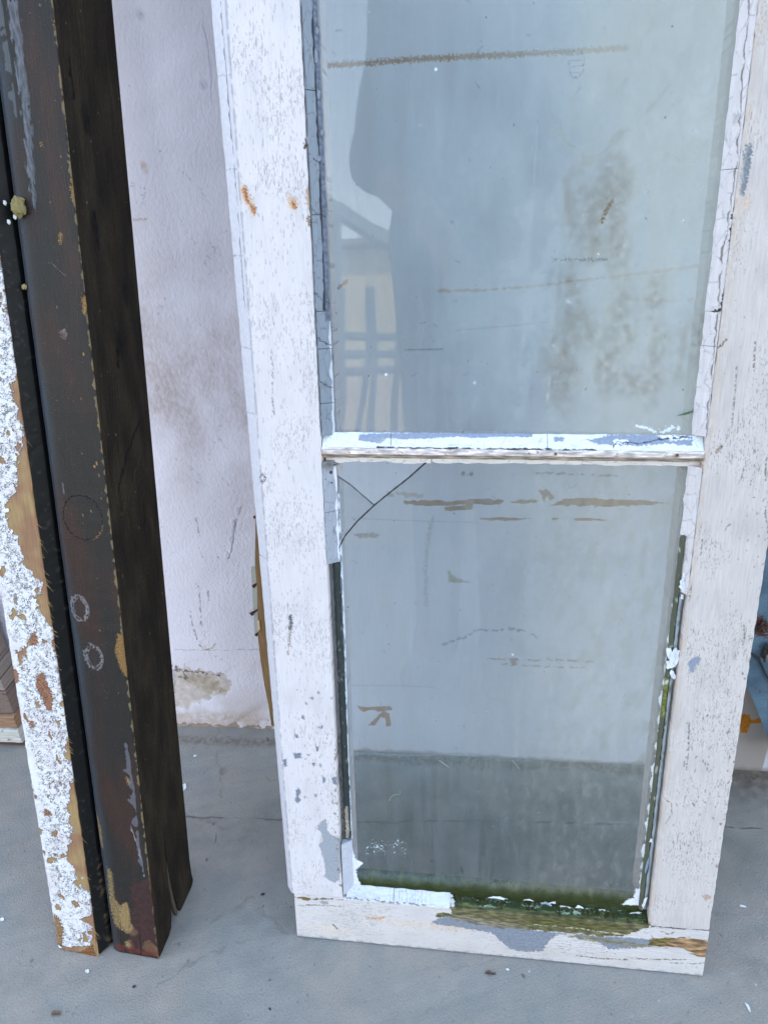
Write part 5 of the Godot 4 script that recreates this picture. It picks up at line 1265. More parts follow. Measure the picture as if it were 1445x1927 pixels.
# ------------------------------------------------------------------ what stands behind
func build_wall() -> void:
	var root := thing("plastered_wall", "lavender white plastered wall stained brown, crumbling at its foot", "wall", frame(Vector3(0, 0, -0.8294), 6.53, 0))
	var c := paint_wall()
	var m := canvas_mat(c, 0.75, 0.16, 0.35)
	obj("masonry", done(box_mesh(Vector3(-4500, -200, -320), Vector3(5200, 4300, -6), 2.0)), mat(Color(0.895, 0.865, 0.895), 0.85), root)
	var n := noise(321, 0.014, 3)
	var n2 := noise(322, 0.06, 3)
	var st := begin()
	var nx := 100
	var ny := 190
	var p := func(i: int, j: int) -> Vector3:
		var x := lerpf(-880, 320, float(i) / nx)
		var y := lerpf(-4, 1340, float(j) / ny)
		var z := 1.5 * n.get_noise_2d(x, y) + 0.35 * n2.get_noise_2d(x, y)
		var foot := smoothstep(70.0, 10.0, y + 14.0 * n.get_noise_2d(x * 1.6, 40.0))
		z += foot * 5.5 * n2.get_noise_2d(x * 0.9, y * 0.9) + foot * 1.5
		if i == 0 or i == nx or j == ny:
			z = -6.0
		return Vector3(x, y, z)
	st.set_smooth_group(0)
	for j in ny:
		for i in nx:
			quad(st, p.call(i, j), p.call(i, j + 1), p.call(i + 1, j + 1), p.call(i + 1, j), c)
	obj("plaster", done(st), m, root)

func build_panel() -> void:
	var c := paint_panel()
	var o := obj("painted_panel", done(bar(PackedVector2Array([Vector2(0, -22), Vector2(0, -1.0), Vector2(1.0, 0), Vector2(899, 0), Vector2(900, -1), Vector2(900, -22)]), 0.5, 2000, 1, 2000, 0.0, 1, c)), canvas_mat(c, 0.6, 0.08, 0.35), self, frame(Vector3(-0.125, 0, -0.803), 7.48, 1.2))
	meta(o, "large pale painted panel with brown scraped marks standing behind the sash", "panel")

func build_lath() -> void:
	var root := thing("wooden_lath", "narrow bare brown wood lath with rusty nails beside the sash", "lath", frame(Vector3(-0.25, 0, -0.815), 7.48, 0))
	var c := Canvas.new(40, 0, 160, 480, 2.0, hx(140, 106, 72), 330)
	var g := noise(331, 1.0, 3)
	for j in c.h:
		for i in c.w:
			var x := c.x0 + i / c.res
			var y := c.y0 + j / c.res
			var s := g.get_noise_2d((x + y * 0.05) * 0.5, y * 0.02)
			var col := hx(138, 108, 76).lerp(hx(112, 100, 58), smoothstep(130.0, 40.0, y) * 0.7)
			c.col[j * c.w + i] = Color(col.r * (1 + 0.2 * s), col.g * (1 + 0.2 * s), col.b * (1 + 0.2 * s))
			c.hgt[j * c.w + i] = 0.5 + 0.3 * s
	obj("strip", done(plate(PackedVector2Array([Vector2(98.4, 460.5), Vector2(94.7, 427.9), Vector2(90.9, 394.1), Vector2(82.3, 334.8), Vector2(79.6, 293.2), Vector2(71.8, 222.6), Vector2(68.7, 175.9), Vector2(68.6, 127.1), Vector2(69.8, 86.6), Vector2(69.1, 48.6), Vector2(73.7, 46.8), Vector2(96.2, 48.2), Vector2(110.7, 215.0), Vector2(115.9, 383.0), Vector2(112.1, 460.6)]), -11, 0, c)), canvas_mat(c, 0.75, 0.1, 0.3), root)
	obj("torn_edge", done(plate(PackedVector2Array([Vector2(70.3, 222.5), Vector2(71.9, 218.0), Vector2(69.5, 170.2), Vector2(67.8, 169.1)]), -8, -2, c)), mat(hx(92, 72, 54), 0.9), root)
	obj("pale_chip", done(plate(PackedVector2Array([Vector2(72.9, 242.5), Vector2(76.1, 244.4), Vector2(75.7, 230.0), Vector2(72.0, 224.4)]), 0.2, 2.0)), mat(hx(214, 186, 148), 0.9), root)
	var plat := Canvas.new(40, 180, 100, 340, 2.0, hx(186, 190, 188), 332)
	plat.smear(70, 300, 14, 60, 0, hx(196, 196, 176), 0.8, 0.1)
	plat.dots(60, 40, 180, 100, 340, 0.4, 1.2, hx(130, 124, 116), 0.7)
	var o := obj("hinge_plate", done(plate(PackedVector2Array([Vector2(72.0, 321.4), Vector2(84.9, 322.6), Vector2(74.6, 209.9), Vector2(62.3, 207.5)]), -13.5, -11.5, plat)), canvas_mat(plat, 0.45, 0.1, 0.5), root)
	o.set_meta("label", "thin pale plate held behind the lath")
	for q in [[Vector2(76.7, 298.2), 5.5, 2.4], [Vector2(68.5, 253.0), 6.5, 2.8], [Vector2(68.8, 217.0), 4.2, 2.1], [Vector2(91.3, 402.5), 3.2, 2.0]]:
		var p: Vector2 = q[0]
		var l: float = q[1]
		var rd: float = q[2]
		obj("rusty_nail", done(tube(PackedVector3Array([Vector3(p.x + 5, p.y + 2, -8), Vector3(p.x + 1, p.y, -6), Vector3(p.x - l * 0.3, p.y - 1.5, -4), Vector3(p.x - l * 0.55, p.y - 2.6, -3), Vector3(p.x - l * 0.62, p.y - 2.9, -2.8)]), PackedFloat32Array([rd * 0.45, rd * 0.6, rd, rd * 1.1, rd * 0.4]), 8)), mat(hx(84, 46, 36), 0.85), root)
	obj("plastic_ring", done(tube(ring_pts(Vector2(63.6, 249.3), 3.4, -8.0), PackedFloat32Array([0.5]), 6)), mat(hx(196, 198, 204), 0.3), root)

func ring_pts(p: Vector2, r: float, z: float) -> PackedVector3Array:
	var a := PackedVector3Array()
	for k in 13:
		a.append(Vector3(p.x + cos(k * TAU / 13 + 1.0) * r, p.y + sin(k * TAU / 13 + 1.0) * r, z))
	return a

func build_blue() -> void:
	var root := thing("blue_steel_sheet", "tilted blue painted steel sheet with rusted catch at the right edge", "steel sheet", frame(Vector3(0.30, 0, -0.70), 7.48, 1.2))
	var c := Canvas.new(60, -20, 460, 620, 1.2, hx(70, 92, 110), 340)
	var n := noise(341, 0.02, 4)
	var f := noise(342, 0.3, 2)
	for j in c.h:
		for i in c.w:
			var x := c.x0 + i / c.res
			var y := c.y0 + j / c.res
			var v := n.get_noise_2d(x, y)
			var col := hx(66, 88, 106).lerp(hx(92, 116, 132), clampf(0.5 + v, 0, 1))
			var g := 1.0 + 0.1 * f.get_noise_2d(x, y)
			c.col[j * c.w + i] = Color(col.r * g, col.g * g, col.b * g)
			c.hgt[j * c.w + i] = 0.5 + 0.1 * v
	for p in [PackedVector2Array([Vector2(126.4, 298.9), Vector2(135.8, 299.2), Vector2(145.2, 284.2), Vector2(145.1, 268.6), Vector2(135.0, 271.3), Vector2(128.2, 275.8)]), PackedVector2Array([Vector2(116.3, 328.6), Vector2(118.5, 336.1), Vector2(126.4, 298.9), Vector2(123.0, 291.1)])]:
		c.poly(p, hx(72, 44, 40), 3.0, 0.2, 1.0, 0.3, 0.3)
	c.dots(60, 110, 180, 200, 420, 0.4, 1.6, hx(80, 50, 40), 0.8, 0.2, 2.0)
	obj("sheet", done(plate(PackedVector2Array([Vector2(137.2, 194.5), Vector2(157.5, 152.2), Vector2(178.6, 108.2), Vector2(203.0, 56.8), Vector2(406.5, 95.5), Vector2(259.5, 592.9), Vector2(55.9, 594.8), Vector2(117.7, 235.3)]), -3, 0, c)), canvas_mat(c, 0.45, 0.1, 0.5), root)
	var rc := mat(hx(66, 46, 40), 0.85)
	obj("catch", done(tube(PackedVector3Array([v3(Vector2(132.4, 245.7), 2), v3(Vector2(142.4, 238.0), 3), v3(Vector2(152.7, 218.8), 3), v3(Vector2(172.8, 187.8), 3)]), PackedFloat32Array([1.2, 1.6, 1.6, 1.6]), 6)), mat(hx(28, 30, 34), 0.6), root)
	obj("rust_lug", done(blob(v3(Vector2(138.4, 285.5), 3), Vector3(5.5, 7, 4), 3, 0.45)), rc, root)
	obj("rust_lug", done(blob(v3(Vector2(148.4, 251.2), 4), Vector3(5, 11, 5), 4, 0.4)), mat(hx(58, 52, 48), 0.8), root)
	obj("bolt_head", done(blob(v3(Vector2(148.1, 246.4), 9), Vector3(2.4, 4.0, 2.0), 6, 0.2)), mat(hx(110, 106, 100), 0.5), root)

func v3(p: Vector2, z: float) -> Vector3:
	return Vector3(p.x, p.y, z)

func build_left_boards() -> void:
	# boards on edge seen between the jamb and the frame's left side
	var root := thing("board_stack", "low stack of weathered boards on edge at the left, behind the jamb", "boards", frame(Vector3(-0.74, 0, -0.885), 6.53, 0))
	var n := noise(351, 1.0, 3)
	var mk := func(base: Color, sd: int) -> Canvas:
		var c := Canvas.new(0, 0, 240, 104, 1.5, base, sd)
		for j in c.h:
			for i in c.w:
				var s := n.get_noise_2d(i * 0.02 + sd, j * 0.3)
				c.col[j * c.w + i] = Color(base.r * (1 + 0.15 * s), base.g * (1 + 0.15 * s), base.b * (1 + 0.15 * s))
				c.hgt[j * c.w + i] = 0.5 + 0.3 * s
		c.dots(40, 0, 0, 240, 60, 0.6, 2.0, hx(96, 70, 60), 0.7, -0.2, 3.0, 1.57)
		return c
	var rows := [[0.5, 9.0, 26, hx(96, 70, 62)], [9.5, 36.0, 30, hx(204, 200, 192)], [36.5, 60.0, 26, hx(158, 124, 98)], [60.5, 104.0, 20, hx(128, 112, 102)], [104.5, 150.0, 18, hx(150, 138, 130)], [150.5, 250.0, 16, hx(146, 132, 124)]]
	for k in rows.size():
		var c: Canvas = mk.call(rows[k][3], 360 + k)
		obj("board", done(bar(PackedVector2Array([Vector2(0.5, -20), Vector2(0.5, rows[k][2] - 1.0), Vector2(2, rows[k][2]), Vector2(rows[k][1] - rows[k][0] - 2, rows[k][2]), Vector2(rows[k][1] - rows[k][0], rows[k][2] - 1.5), Vector2(rows[k][1] - rows[k][0], -20)]), 0, 176 - k * 2, 0, 8, 0.5, 370 + k, c)), canvas_mat(c, 0.8, 0.1, 0.3), root, Transform3D(Basis(), Vector3(0, rows[k][0] * 0.001, 0)))

func build_floor() -> void:
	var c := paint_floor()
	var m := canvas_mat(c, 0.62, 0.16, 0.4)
	var st := begin()
	st.set_smooth_group(0)
	var n := noise(381, 0.006, 3)
	var p := func(i: int, j: int) -> Vector3:
		var x := lerpf(-2400, 2700, i / 120.0)
		var z := lerpf(-960, 1680, j / 66.0)
		return Vector3(x, z, 0)
	for j in 66:
		for i in 120:
			var q := [p.call(i, j), p.call(i + 1, j), p.call(i + 1, j + 1), p.call(i, j + 1)]
			for k in [0, 1, 2, 0, 2, 3]:
				var v: Vector3 = q[k]
				st.set_uv(c.uv(v.x, v.y))
				st.add_vertex(Vector3(v.x, 0.35 * n.get_noise_2d(v.x, v.y) - 0.35, v.y) * 0.001)
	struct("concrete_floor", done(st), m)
	var edge := BoxMesh.new()
	edge.size = Vector3(5.1, 0.14, 0.12)
	struct("floor_edge", edge, mat(Color(0.55, 0.545, 0.54), 0.85)).position = Vector3(0.15, -0.0725, 1.74)
	var yard := PlaneMesh.new()
	yard.size = Vector2(120, 120)
	var yc := Canvas.new(0, 0, 400, 400, 1.0, hx(150, 138, 120), 390)
	var yn := noise(391, 0.02, 4)
	for j in 400:
		for i in 400:
			var v := yn.get_noise_2d(i, j)
			yc.col[j * 400 + i] = Color(0.40 + 0.1 * v, 0.39 + 0.1 * v, 0.33 + 0.1 * v)
	var ym := canvas_mat(yc, 0.9, 0.0)
	ym.uv1_scale = Vector3(40, 40, 1)
	struct("yard_ground", yard, ym).position = Vector3(0, -0.14, 0)

func build_litter() -> void:
	var white := mat(hx(226, 226, 228), 0.6)
	var floor_at := func(p: Vector2, turn: float) -> Transform3D:
		return Transform3D(Basis(Vector3(0, 1, 0), turn).scaled(Vector3.ONE * 0.72), Vector3(p.x * 0.001, 0.0, p.y * 0.001)) * Transform3D(Basis(Vector3(1, 0, 0), -PI / 2), Vector3.ZERO)
	var put := func(called: String, label: String, cat: String, p: Vector2, turn: float, m: Mesh, mt: Material, group: String) -> void:
		var o := obj(called, m, mt, self, floor_at.call(p, turn))
		meta(o, label, cat, group)
	var g := "paint chips fallen on the concrete floor"
	put.call("paint_chip", "white paint chip on the floor just right of the dark jamb", "paint chip", Vector2(-306.3, -743.4), 0.3, flake(0, 0, 5.5, 9, 0, 1.4, 1.6, 0.6, 3, 0.25), white, g)
	put.call("paint_chip", "tiny white paint chip on the floor in front of the jamb's foot", "paint chip", Vector2(-362.1, -489.5), 0.9, flake(0, 0, 2.4, 3.6, 0, 1.0, 0.8, 0.5, 4, 0.3), white, g)
	put.call("paint_chip", "white sliver on the floor at the lower right corner", "paint chip", Vector2(353.7, -417.7), 0.1, flake(0, 0, 1.8, 5.5, 0, 1.0, 0.6, 0.5, 5, 0.3), white, g)
	put.call("paint_chip", "small white chip on the floor at the far left", "paint chip", Vector2(-487.9, -557.2), 1.1, flake(0, 0, 2.4, 4.0, 0, 1.0, 0.8, 0.5, 6, 0.3), white, g)
	put.call("paint_chip", "white flat chip on the floor right of the sash's foot", "paint chip", Vector2(396.4, -526.2), 1.3, flake(0, 0, 2.0, 5.0, 0, 0.9, 0.5, 0.5, 7, 0.3), white, g)
	put.call("paint_chip", "pale chip on the floor left of the sash, above the cast joint", "paint chip", Vector2(-301.6, -801.1), 1.2, flake(0, 0, 2.0, 3.2, 0, 0.9, 0.5, 0.5, 8, 0.3), white, g)
	put.call("paint_chip", "small white speck of paint below the middle of the bottom rail", "paint chip", Vector2(110.5, -468.0), 1.2, flake(0, 0, 1.4, 2.6, 0, 0.9, 0.5, 0.5, 18, 0.3), white, g)
	var leaf := mat(hx(92, 80, 74), 0.8)
	put.call("dry_leaf", "curled brown leaf scrap on the floor under the bottom rail", "leaf", Vector2(90.5, -464.4), 1.2, flake(0, 0, 2.4, 8.5, 0.2, 1.2, 2.4, 0.5, 9, 0.3), leaf, "")
	put.call("dry_leaf", "brown leaf scrap on the floor at the bottom left", "leaf", Vector2(-382.2, -446.2), 1.4, flake(0, 0, 3.0, 8.0, 0.1, 1.2, 1.8, 0.5, 10, 0.3), mat(hx(112, 92, 74), 0.8), "")
	put.call("twig", "thin dark twig on the floor right of the jamb", "twig", Vector2(-244.8, -656.0), 0.5, done(tube(PackedVector3Array([Vector3(-5, -8, 0.7), Vector3(0, -1, 1.4), Vector3(2, 6, 0.9), Vector3(4, 9, 0.7)]), PackedFloat32Array([0.5, 0.7, 0.6, 0.3]))), leaf, "")
	put.call("dark_pebble", "dark grit lump on the floor below the jamb, near the bottom edge", "pebble", Vector2(-304.0, -470.4), 0.2, done(blob(Vector3(0, 0, 0.8), Vector3(2.6, 2.0, 1.4), 3, 0.3)), mat(hx(58, 54, 58), 0.8), "")
	put.call("dark_pebble", "dark grit lump on the floor left of the sash's foot", "pebble", Vector2(-172.9, -572.9), 0.2, done(blob(Vector3(0, 0, 0.8), Vector3(3.2, 1.8, 1.4), 5, 0.3)), mat(hx(50, 48, 54), 0.8), "")
	put.call("seed", "small black seed on the floor at bottom left of the sash", "seed", Vector2(-149.9, -439.9), 0.6, done(blob(Vector3(0, 0, 0.7), Vector3(1.2, 2.2, 1.0), 6, 0.2)), mat(hx(34, 32, 36), 0.7), "")
	var straw := mat(hx(198, 192, 168), 0.8)
	put.call("straw", "pale straw on the floor behind the glass, left of two", "straw", Vector2(67.8, -761.5), 0.55, done(tube(PackedVector3Array([Vector3(-3, 13, 1.2), Vector3(0, 0, 1.6), Vector3(3, -13, 1.2)]), PackedFloat32Array([1.0, 1.2, 0.8]))), straw, "")
	put.call("straw", "pale straw on the floor behind the glass, right of two", "straw", Vector2(170.5, -752.8), 0.25, done(tube(PackedVector3Array([Vector3(-2, 13, 1.2), Vector3(0, 0, 1.4), Vector3(3, -13, 1.2)]), PackedFloat32Array([0.8, 0.8, 0.5]))), straw, "")
	put.call("straw", "bent yellow-green straw on the floor behind the glass", "straw", Vector2(-5.9, -711.6), 0.0, done(tube(PackedVector3Array([Vector3(-10, -14, 1.0), Vector3(-7, -5, 1.0), Vector3(0, -1, 1.2), Vector3(10, 0, 1.4), Vector3(13, 5, 1.2), Vector3(9, 8, 1.0)]), PackedFloat32Array([1.0, 0.9, 0.9, 0.8, 0.7, 0.5]))), mat(hx(176, 184, 132), 0.8), "")
	# blade of grass caught at the corner of the upper pane
	var s: Vector2 = Vector2(373.1, 611.4)
	var blade := obj("straw", done(tube(PackedVector3Array([Vector3(s.x - 8, s.y - 1.5, -7), Vector3(s.x - 2, s.y + 0.5, -5.5), Vector3(s.x + 4, s.y + 2.5, -6)]), PackedFloat32Array([0.2, 0.9, 0.6]))), mat(hx(60, 92, 52), 0.7), self, frame(Vector3(-0.12919, 0.00102, -0.51767), 8.5564, 11.0004, 0.0471).scaled_local(Vector3.ONE * 1.00645))
	meta(blade, "short green blade of grass caught beside the upper pane's lower right corner", "straw")


# ------------------------------------------------------------------ across the yard: what the glass mirrors
func build_yard() -> void:
	var house := thing("yellow_house", "sunlit pale yellow house across the yard, seen mirrored in the pane", "house", Transform3D(Basis(), Vector3(-1.5, -0.14, 9.0)))
	obj("wall", done(box_mesh(Vector3(-7000, 0, 0), Vector3(-50, 3050, 300), 4)), mat(hx(244, 222, 176), 0.85), house)
	obj("roof", done(bar(PackedVector2Array([Vector2(3055, -350), Vector2(3055, 2600), Vector2(3130, 2600), Vector2(3130, -350)]), -7300, 250, 0, 20000, 0, 1)), mat(hx(150, 120, 104), 0.85), house)
	for x in [-4200.0]:
		var w := obj("window", done(box_mesh(Vector3(x, 900, -8), Vector3(x + 1200, 2300, -2), 1)), mat(hx(70, 84, 92), 0.1), house)
		obj("frame", done(box_mesh(Vector3(x - 70, 830, -30), Vector3(x - 2, 2370, -3), 2)), mat(hx(220, 218, 210), 0.7), w)
		obj("frame", done(box_mesh(Vector3(x + 1202, 830, -30), Vector3(x + 1270, 2370, -3), 2)), mat(hx(220, 218, 210), 0.7), w)
	var tree := thing("added_tree", "added leafy tree across the yard, keeping bright sky out of the mirrored right side", "tree", Transform3D(Basis(), Vector3(0.9, -0.14, 8.2)))  # added to block bright sky from the right of the reflection
	obj("trunk", done(tube(PackedVector3Array([Vector3(0, 0, 0), Vector3(60, 900, 20), Vector3(20, 1700, 0), Vector3(120, 2700, 60), Vector3(40, 4600, 40)]), PackedFloat32Array([130, 105, 90, 60, 25]), 9)), mat(hx(96, 84, 72), 0.9), tree)
	for q in [[Vector3(-700, 2300, 100), 40.0], [Vector3(760, 2400, -60), 42.0], [Vector3(200, 2900, 300), 34.0]]:
		obj("limb", done(tube(PackedVector3Array([Vector3(40, 1600, 0), (q[0] as Vector3) * 0.6 + Vector3(0, 700, 0), q[0]]), PackedFloat32Array([70, q[1], 20]), 7)), mat(hx(96, 84, 72), 0.9), tree)
	var lst := begin()
	for k in 4:
		var a := Vector3(0, 0, 0)
		var yaw := Basis(Vector3.UP, k * 1.57) * Basis(Vector3.RIGHT, 0.5 * k)
		quad(lst, a, yaw * Vector3(22, 60, 4), yaw * Vector3(0, 130, 0), yaw * Vector3(-22, 60, -4))
	var leaves := MultiMesh.new()
	leaves.transform_format = MultiMesh.TRANSFORM_3D
	leaves.use_colors = true
	leaves.mesh = done(lst)
	leaves.instance_count = 15000
	var lg := RandomNumberGenerator.new()
	lg.seed = 55
	var ln := noise(56, 0.9, 2)
	for k in 15000:
		var c: Vector3 = [Vector3(-0.9, 2.1, 0.1), Vector3(0.9, 2.3, 0), Vector3(0.1, 3.1, 0.2), Vector3(-0.2, 1.7, -0.3), Vector3(1.5, 1.6, 0.2), Vector3(-0.9, 3.9, 0.2), Vector3(0.9, 3.9, 0.0), Vector3(-0.4, 4.9, 0.1), Vector3(0.6, 5.1, 0.2), Vector3(-1.3, 3.0, 0.0), Vector3(-1.0, 0.8, 0.2), Vector3(0.2, 0.9, 0.1), Vector3(1.2, 0.8, 0.1)][lg.randi() % 13]
		var d := Vector3(lg.randf_range(-1, 1), lg.randf_range(-1, 1), lg.randf_range(-1, 1)).normalized() * pow(lg.randf(), 0.4) * lg.randf_range(0.7, 1.0)
		var at := c + d
		if ln.get_noise_3dv(at) < -0.25:
			at = c + d * 0.5
		leaves.set_instance_transform(k, Transform3D(Basis(Vector3.UP, lg.randf() * TAU) * Basis(Vector3.RIGHT, lg.randf_range(-1.5, 1.5)), at))
		var gg := lg.randf_range(0.7, 1.4)
		leaves.set_instance_color(k, Color(0.20 * gg, 0.22 * gg, 0.14 * gg))
	var crown := MultiMeshInstance3D.new()
	crown.name = "crown"
	crown.multimesh = leaves
	var lm := mat(Color.WHITE, 0.7, 0.3)
	lm.vertex_color_use_as_albedo = true
	lm.backlight_enabled = true
	lm.backlight = Color(0.3, 0.4, 0.15)
	crown.material_override = lm
	tree.add_child(crown)
	crown.set_meta("kind", "stuff")
	var gate := thing("picket_gate", "dark wooden gate of slanting pickets in the yard, seen mirrored", "gate", Transform3D(Basis(), Vector3(-1.85, -0.14, 5.0)))
	var dark := mat(hx(96, 104, 104), 0.8)
	var t := func(a: Vector3, b: Vector3, w: float) -> void:
		obj("picket", done(tube(PackedVector3Array([a, b]), PackedFloat32Array([w]), 4)), dark, gate)
	for k in 9:
		t.call(Vector3(-620 + k * 150, 0, 0), Vector3(-560 + k * 150 + (60 if k % 2 == 0 else -60), 1790, 0), 38.0)
	for y in [1395.0, 1250.0, 1120.0, 480.0]:
		obj("rail", done(tube(PackedVector3Array([Vector3(-700, y, 40), Vector3(720, y, 40)]), PackedFloat32Array([34.0]), 4)), dark, gate)
	obj("post", done(tube(PackedVector3Array([Vector3(-330, 0, 90), Vector3(-330, 2480, 90)]), PackedFloat32Array([150.0]), 4)), mat(hx(140, 150, 150), 0.8), gate)
	obj("brace", done(tube(PackedVector3Array([Vector3(-330, 2560, 90), Vector3(330, 2170, 90)]), PackedFloat32Array([75.0]), 4)), mat(hx(140, 150, 150), 0.8), gate)


# ------------------------------------------------------------------ the photographer, seen only as a dark shape in the pane
func seg(p: Vector3, b: Array) -> float:
	var a: Vector3 = b[0]
	var e: Vector3 = b[1] - a
	var t := clampf((p - a).dot(e) / e.length_squared(), 0.0, 1.0)
	return p.distance_to(a + e * t) - lerpf(b[2], b[3], t)

func body(bones: Array, cell: float, blend: float, paint: Callable, st: SurfaceTool) -> void:
	var lo := Vector3.INF
	var hi := -Vector3.INF
	for b in bones:
		for k in 2:
			var r: float = b[2 + k] + cell * 2
			lo = lo.min(b[k] - Vector3.ONE * r); hi = hi.max(b[k] + Vector3.ONE * r)
	var dim := Vector3i((hi - lo) / cell) + Vector3i.ONE * 2
	var field := PackedFloat32Array()
	field.resize(dim.x * dim.y * dim.z)
	field.fill(1.0)
	for b in bones:
		var r := maxf(b[2], b[3]) + cell * 2.5 + blend
		var c0 := Vector3i(((b[0] as Vector3).min(b[1]) - Vector3.ONE * r - lo) / cell).clamp(Vector3i.ZERO, dim - Vector3i.ONE)
		var c1 := Vector3i(((b[0] as Vector3).max(b[1]) + Vector3.ONE * r - lo) / cell).clamp(Vector3i.ZERO, dim - Vector3i.ONE)
		for z in range(c0.z, c1.z + 1):
			for y in range(c0.y, c1.y + 1):
				for x in range(c0.x, c1.x + 1):
					var at := (z * dim.y + y) * dim.x + x
					var d := seg(lo + Vector3(x, y, z) * cell, b)
					var f := field[at]
					var h := maxf(blend - absf(f - d), 0.0) / blend
					field[at] = minf(f, d) - h * h * blend * 0.25
	var vert := {}
	var verts := PackedVector3Array()
	var offs := [0, 1, dim.x, dim.x + 1, dim.x * dim.y, dim.x * dim.y + 1, dim.x * dim.y + dim.x, dim.x * dim.y + dim.x + 1]
	for z in dim.z - 1:
		for y in dim.y - 1:
			for x in dim.x - 1:
				var at := (z * dim.y + y) * dim.x + x
				var inside := 0
				for o in offs:
					if field[at + o] < 0.0:
						inside += 1
				if inside == 0 or inside == 8:
					continue
				var sum := Vector3.ZERO
				var cnt := 0
				for a in 8:
					for bit in [1, 2, 4]:
						if a & bit == 0:
							var fa := field[at + offs[a]]
							var fb := field[at + offs[a | bit]]
							if (fa < 0.0) != (fb < 0.0):
								var pa := Vector3(a & 1, (a >> 1) & 1, (a >> 2) & 1)
								var q: int = a | bit
								var pb := Vector3(q & 1, (q >> 1) & 1, (q >> 2) & 1)
								sum += pa.lerp(pb, fa / (fa - fb))
								cnt += 1
				vert[at] = verts.size()
				verts.append(lo + (Vector3(x, y, z) + sum / cnt) * cell)
	var emit := func(a: int, b: int, c: int, d: int, flip: bool) -> void:
		if not (vert.has(a) and vert.has(b) and vert.has(c) and vert.has(d)):
			return
		var q := [verts[vert[a]], verts[vert[b]], verts[vert[c]], verts[vert[d]]]
		for k in ([0, 2, 1, 0, 3, 2] if flip else [0, 1, 2, 0, 2, 3]):
			st.set_color(paint.call(q[k]))
			st.add_vertex(q[k])
	st.set_smooth_group(0)
	var sx := 1
	var sy := dim.x
	var sz := dim.x * dim.y
	for z in range(1, dim.z - 1):
		for y in range(1, dim.y - 1):
			for x in range(1, dim.x - 1):
				var at := (z * dim.y + y) * dim.x + x
				var f := field[at] < 0.0
				if f != (field[at + sx] < 0.0):
					emit.call(at, at - sy, at - sy - sz, at - sz, not f)
				if f != (field[at + sy] < 0.0):
					emit.call(at, at - sz, at - sz - sx, at - sx, not f)
				if f != (field[at + sz] < 0.0):
					emit.call(at, at - sx, at - sx - sy, at - sy, not f)

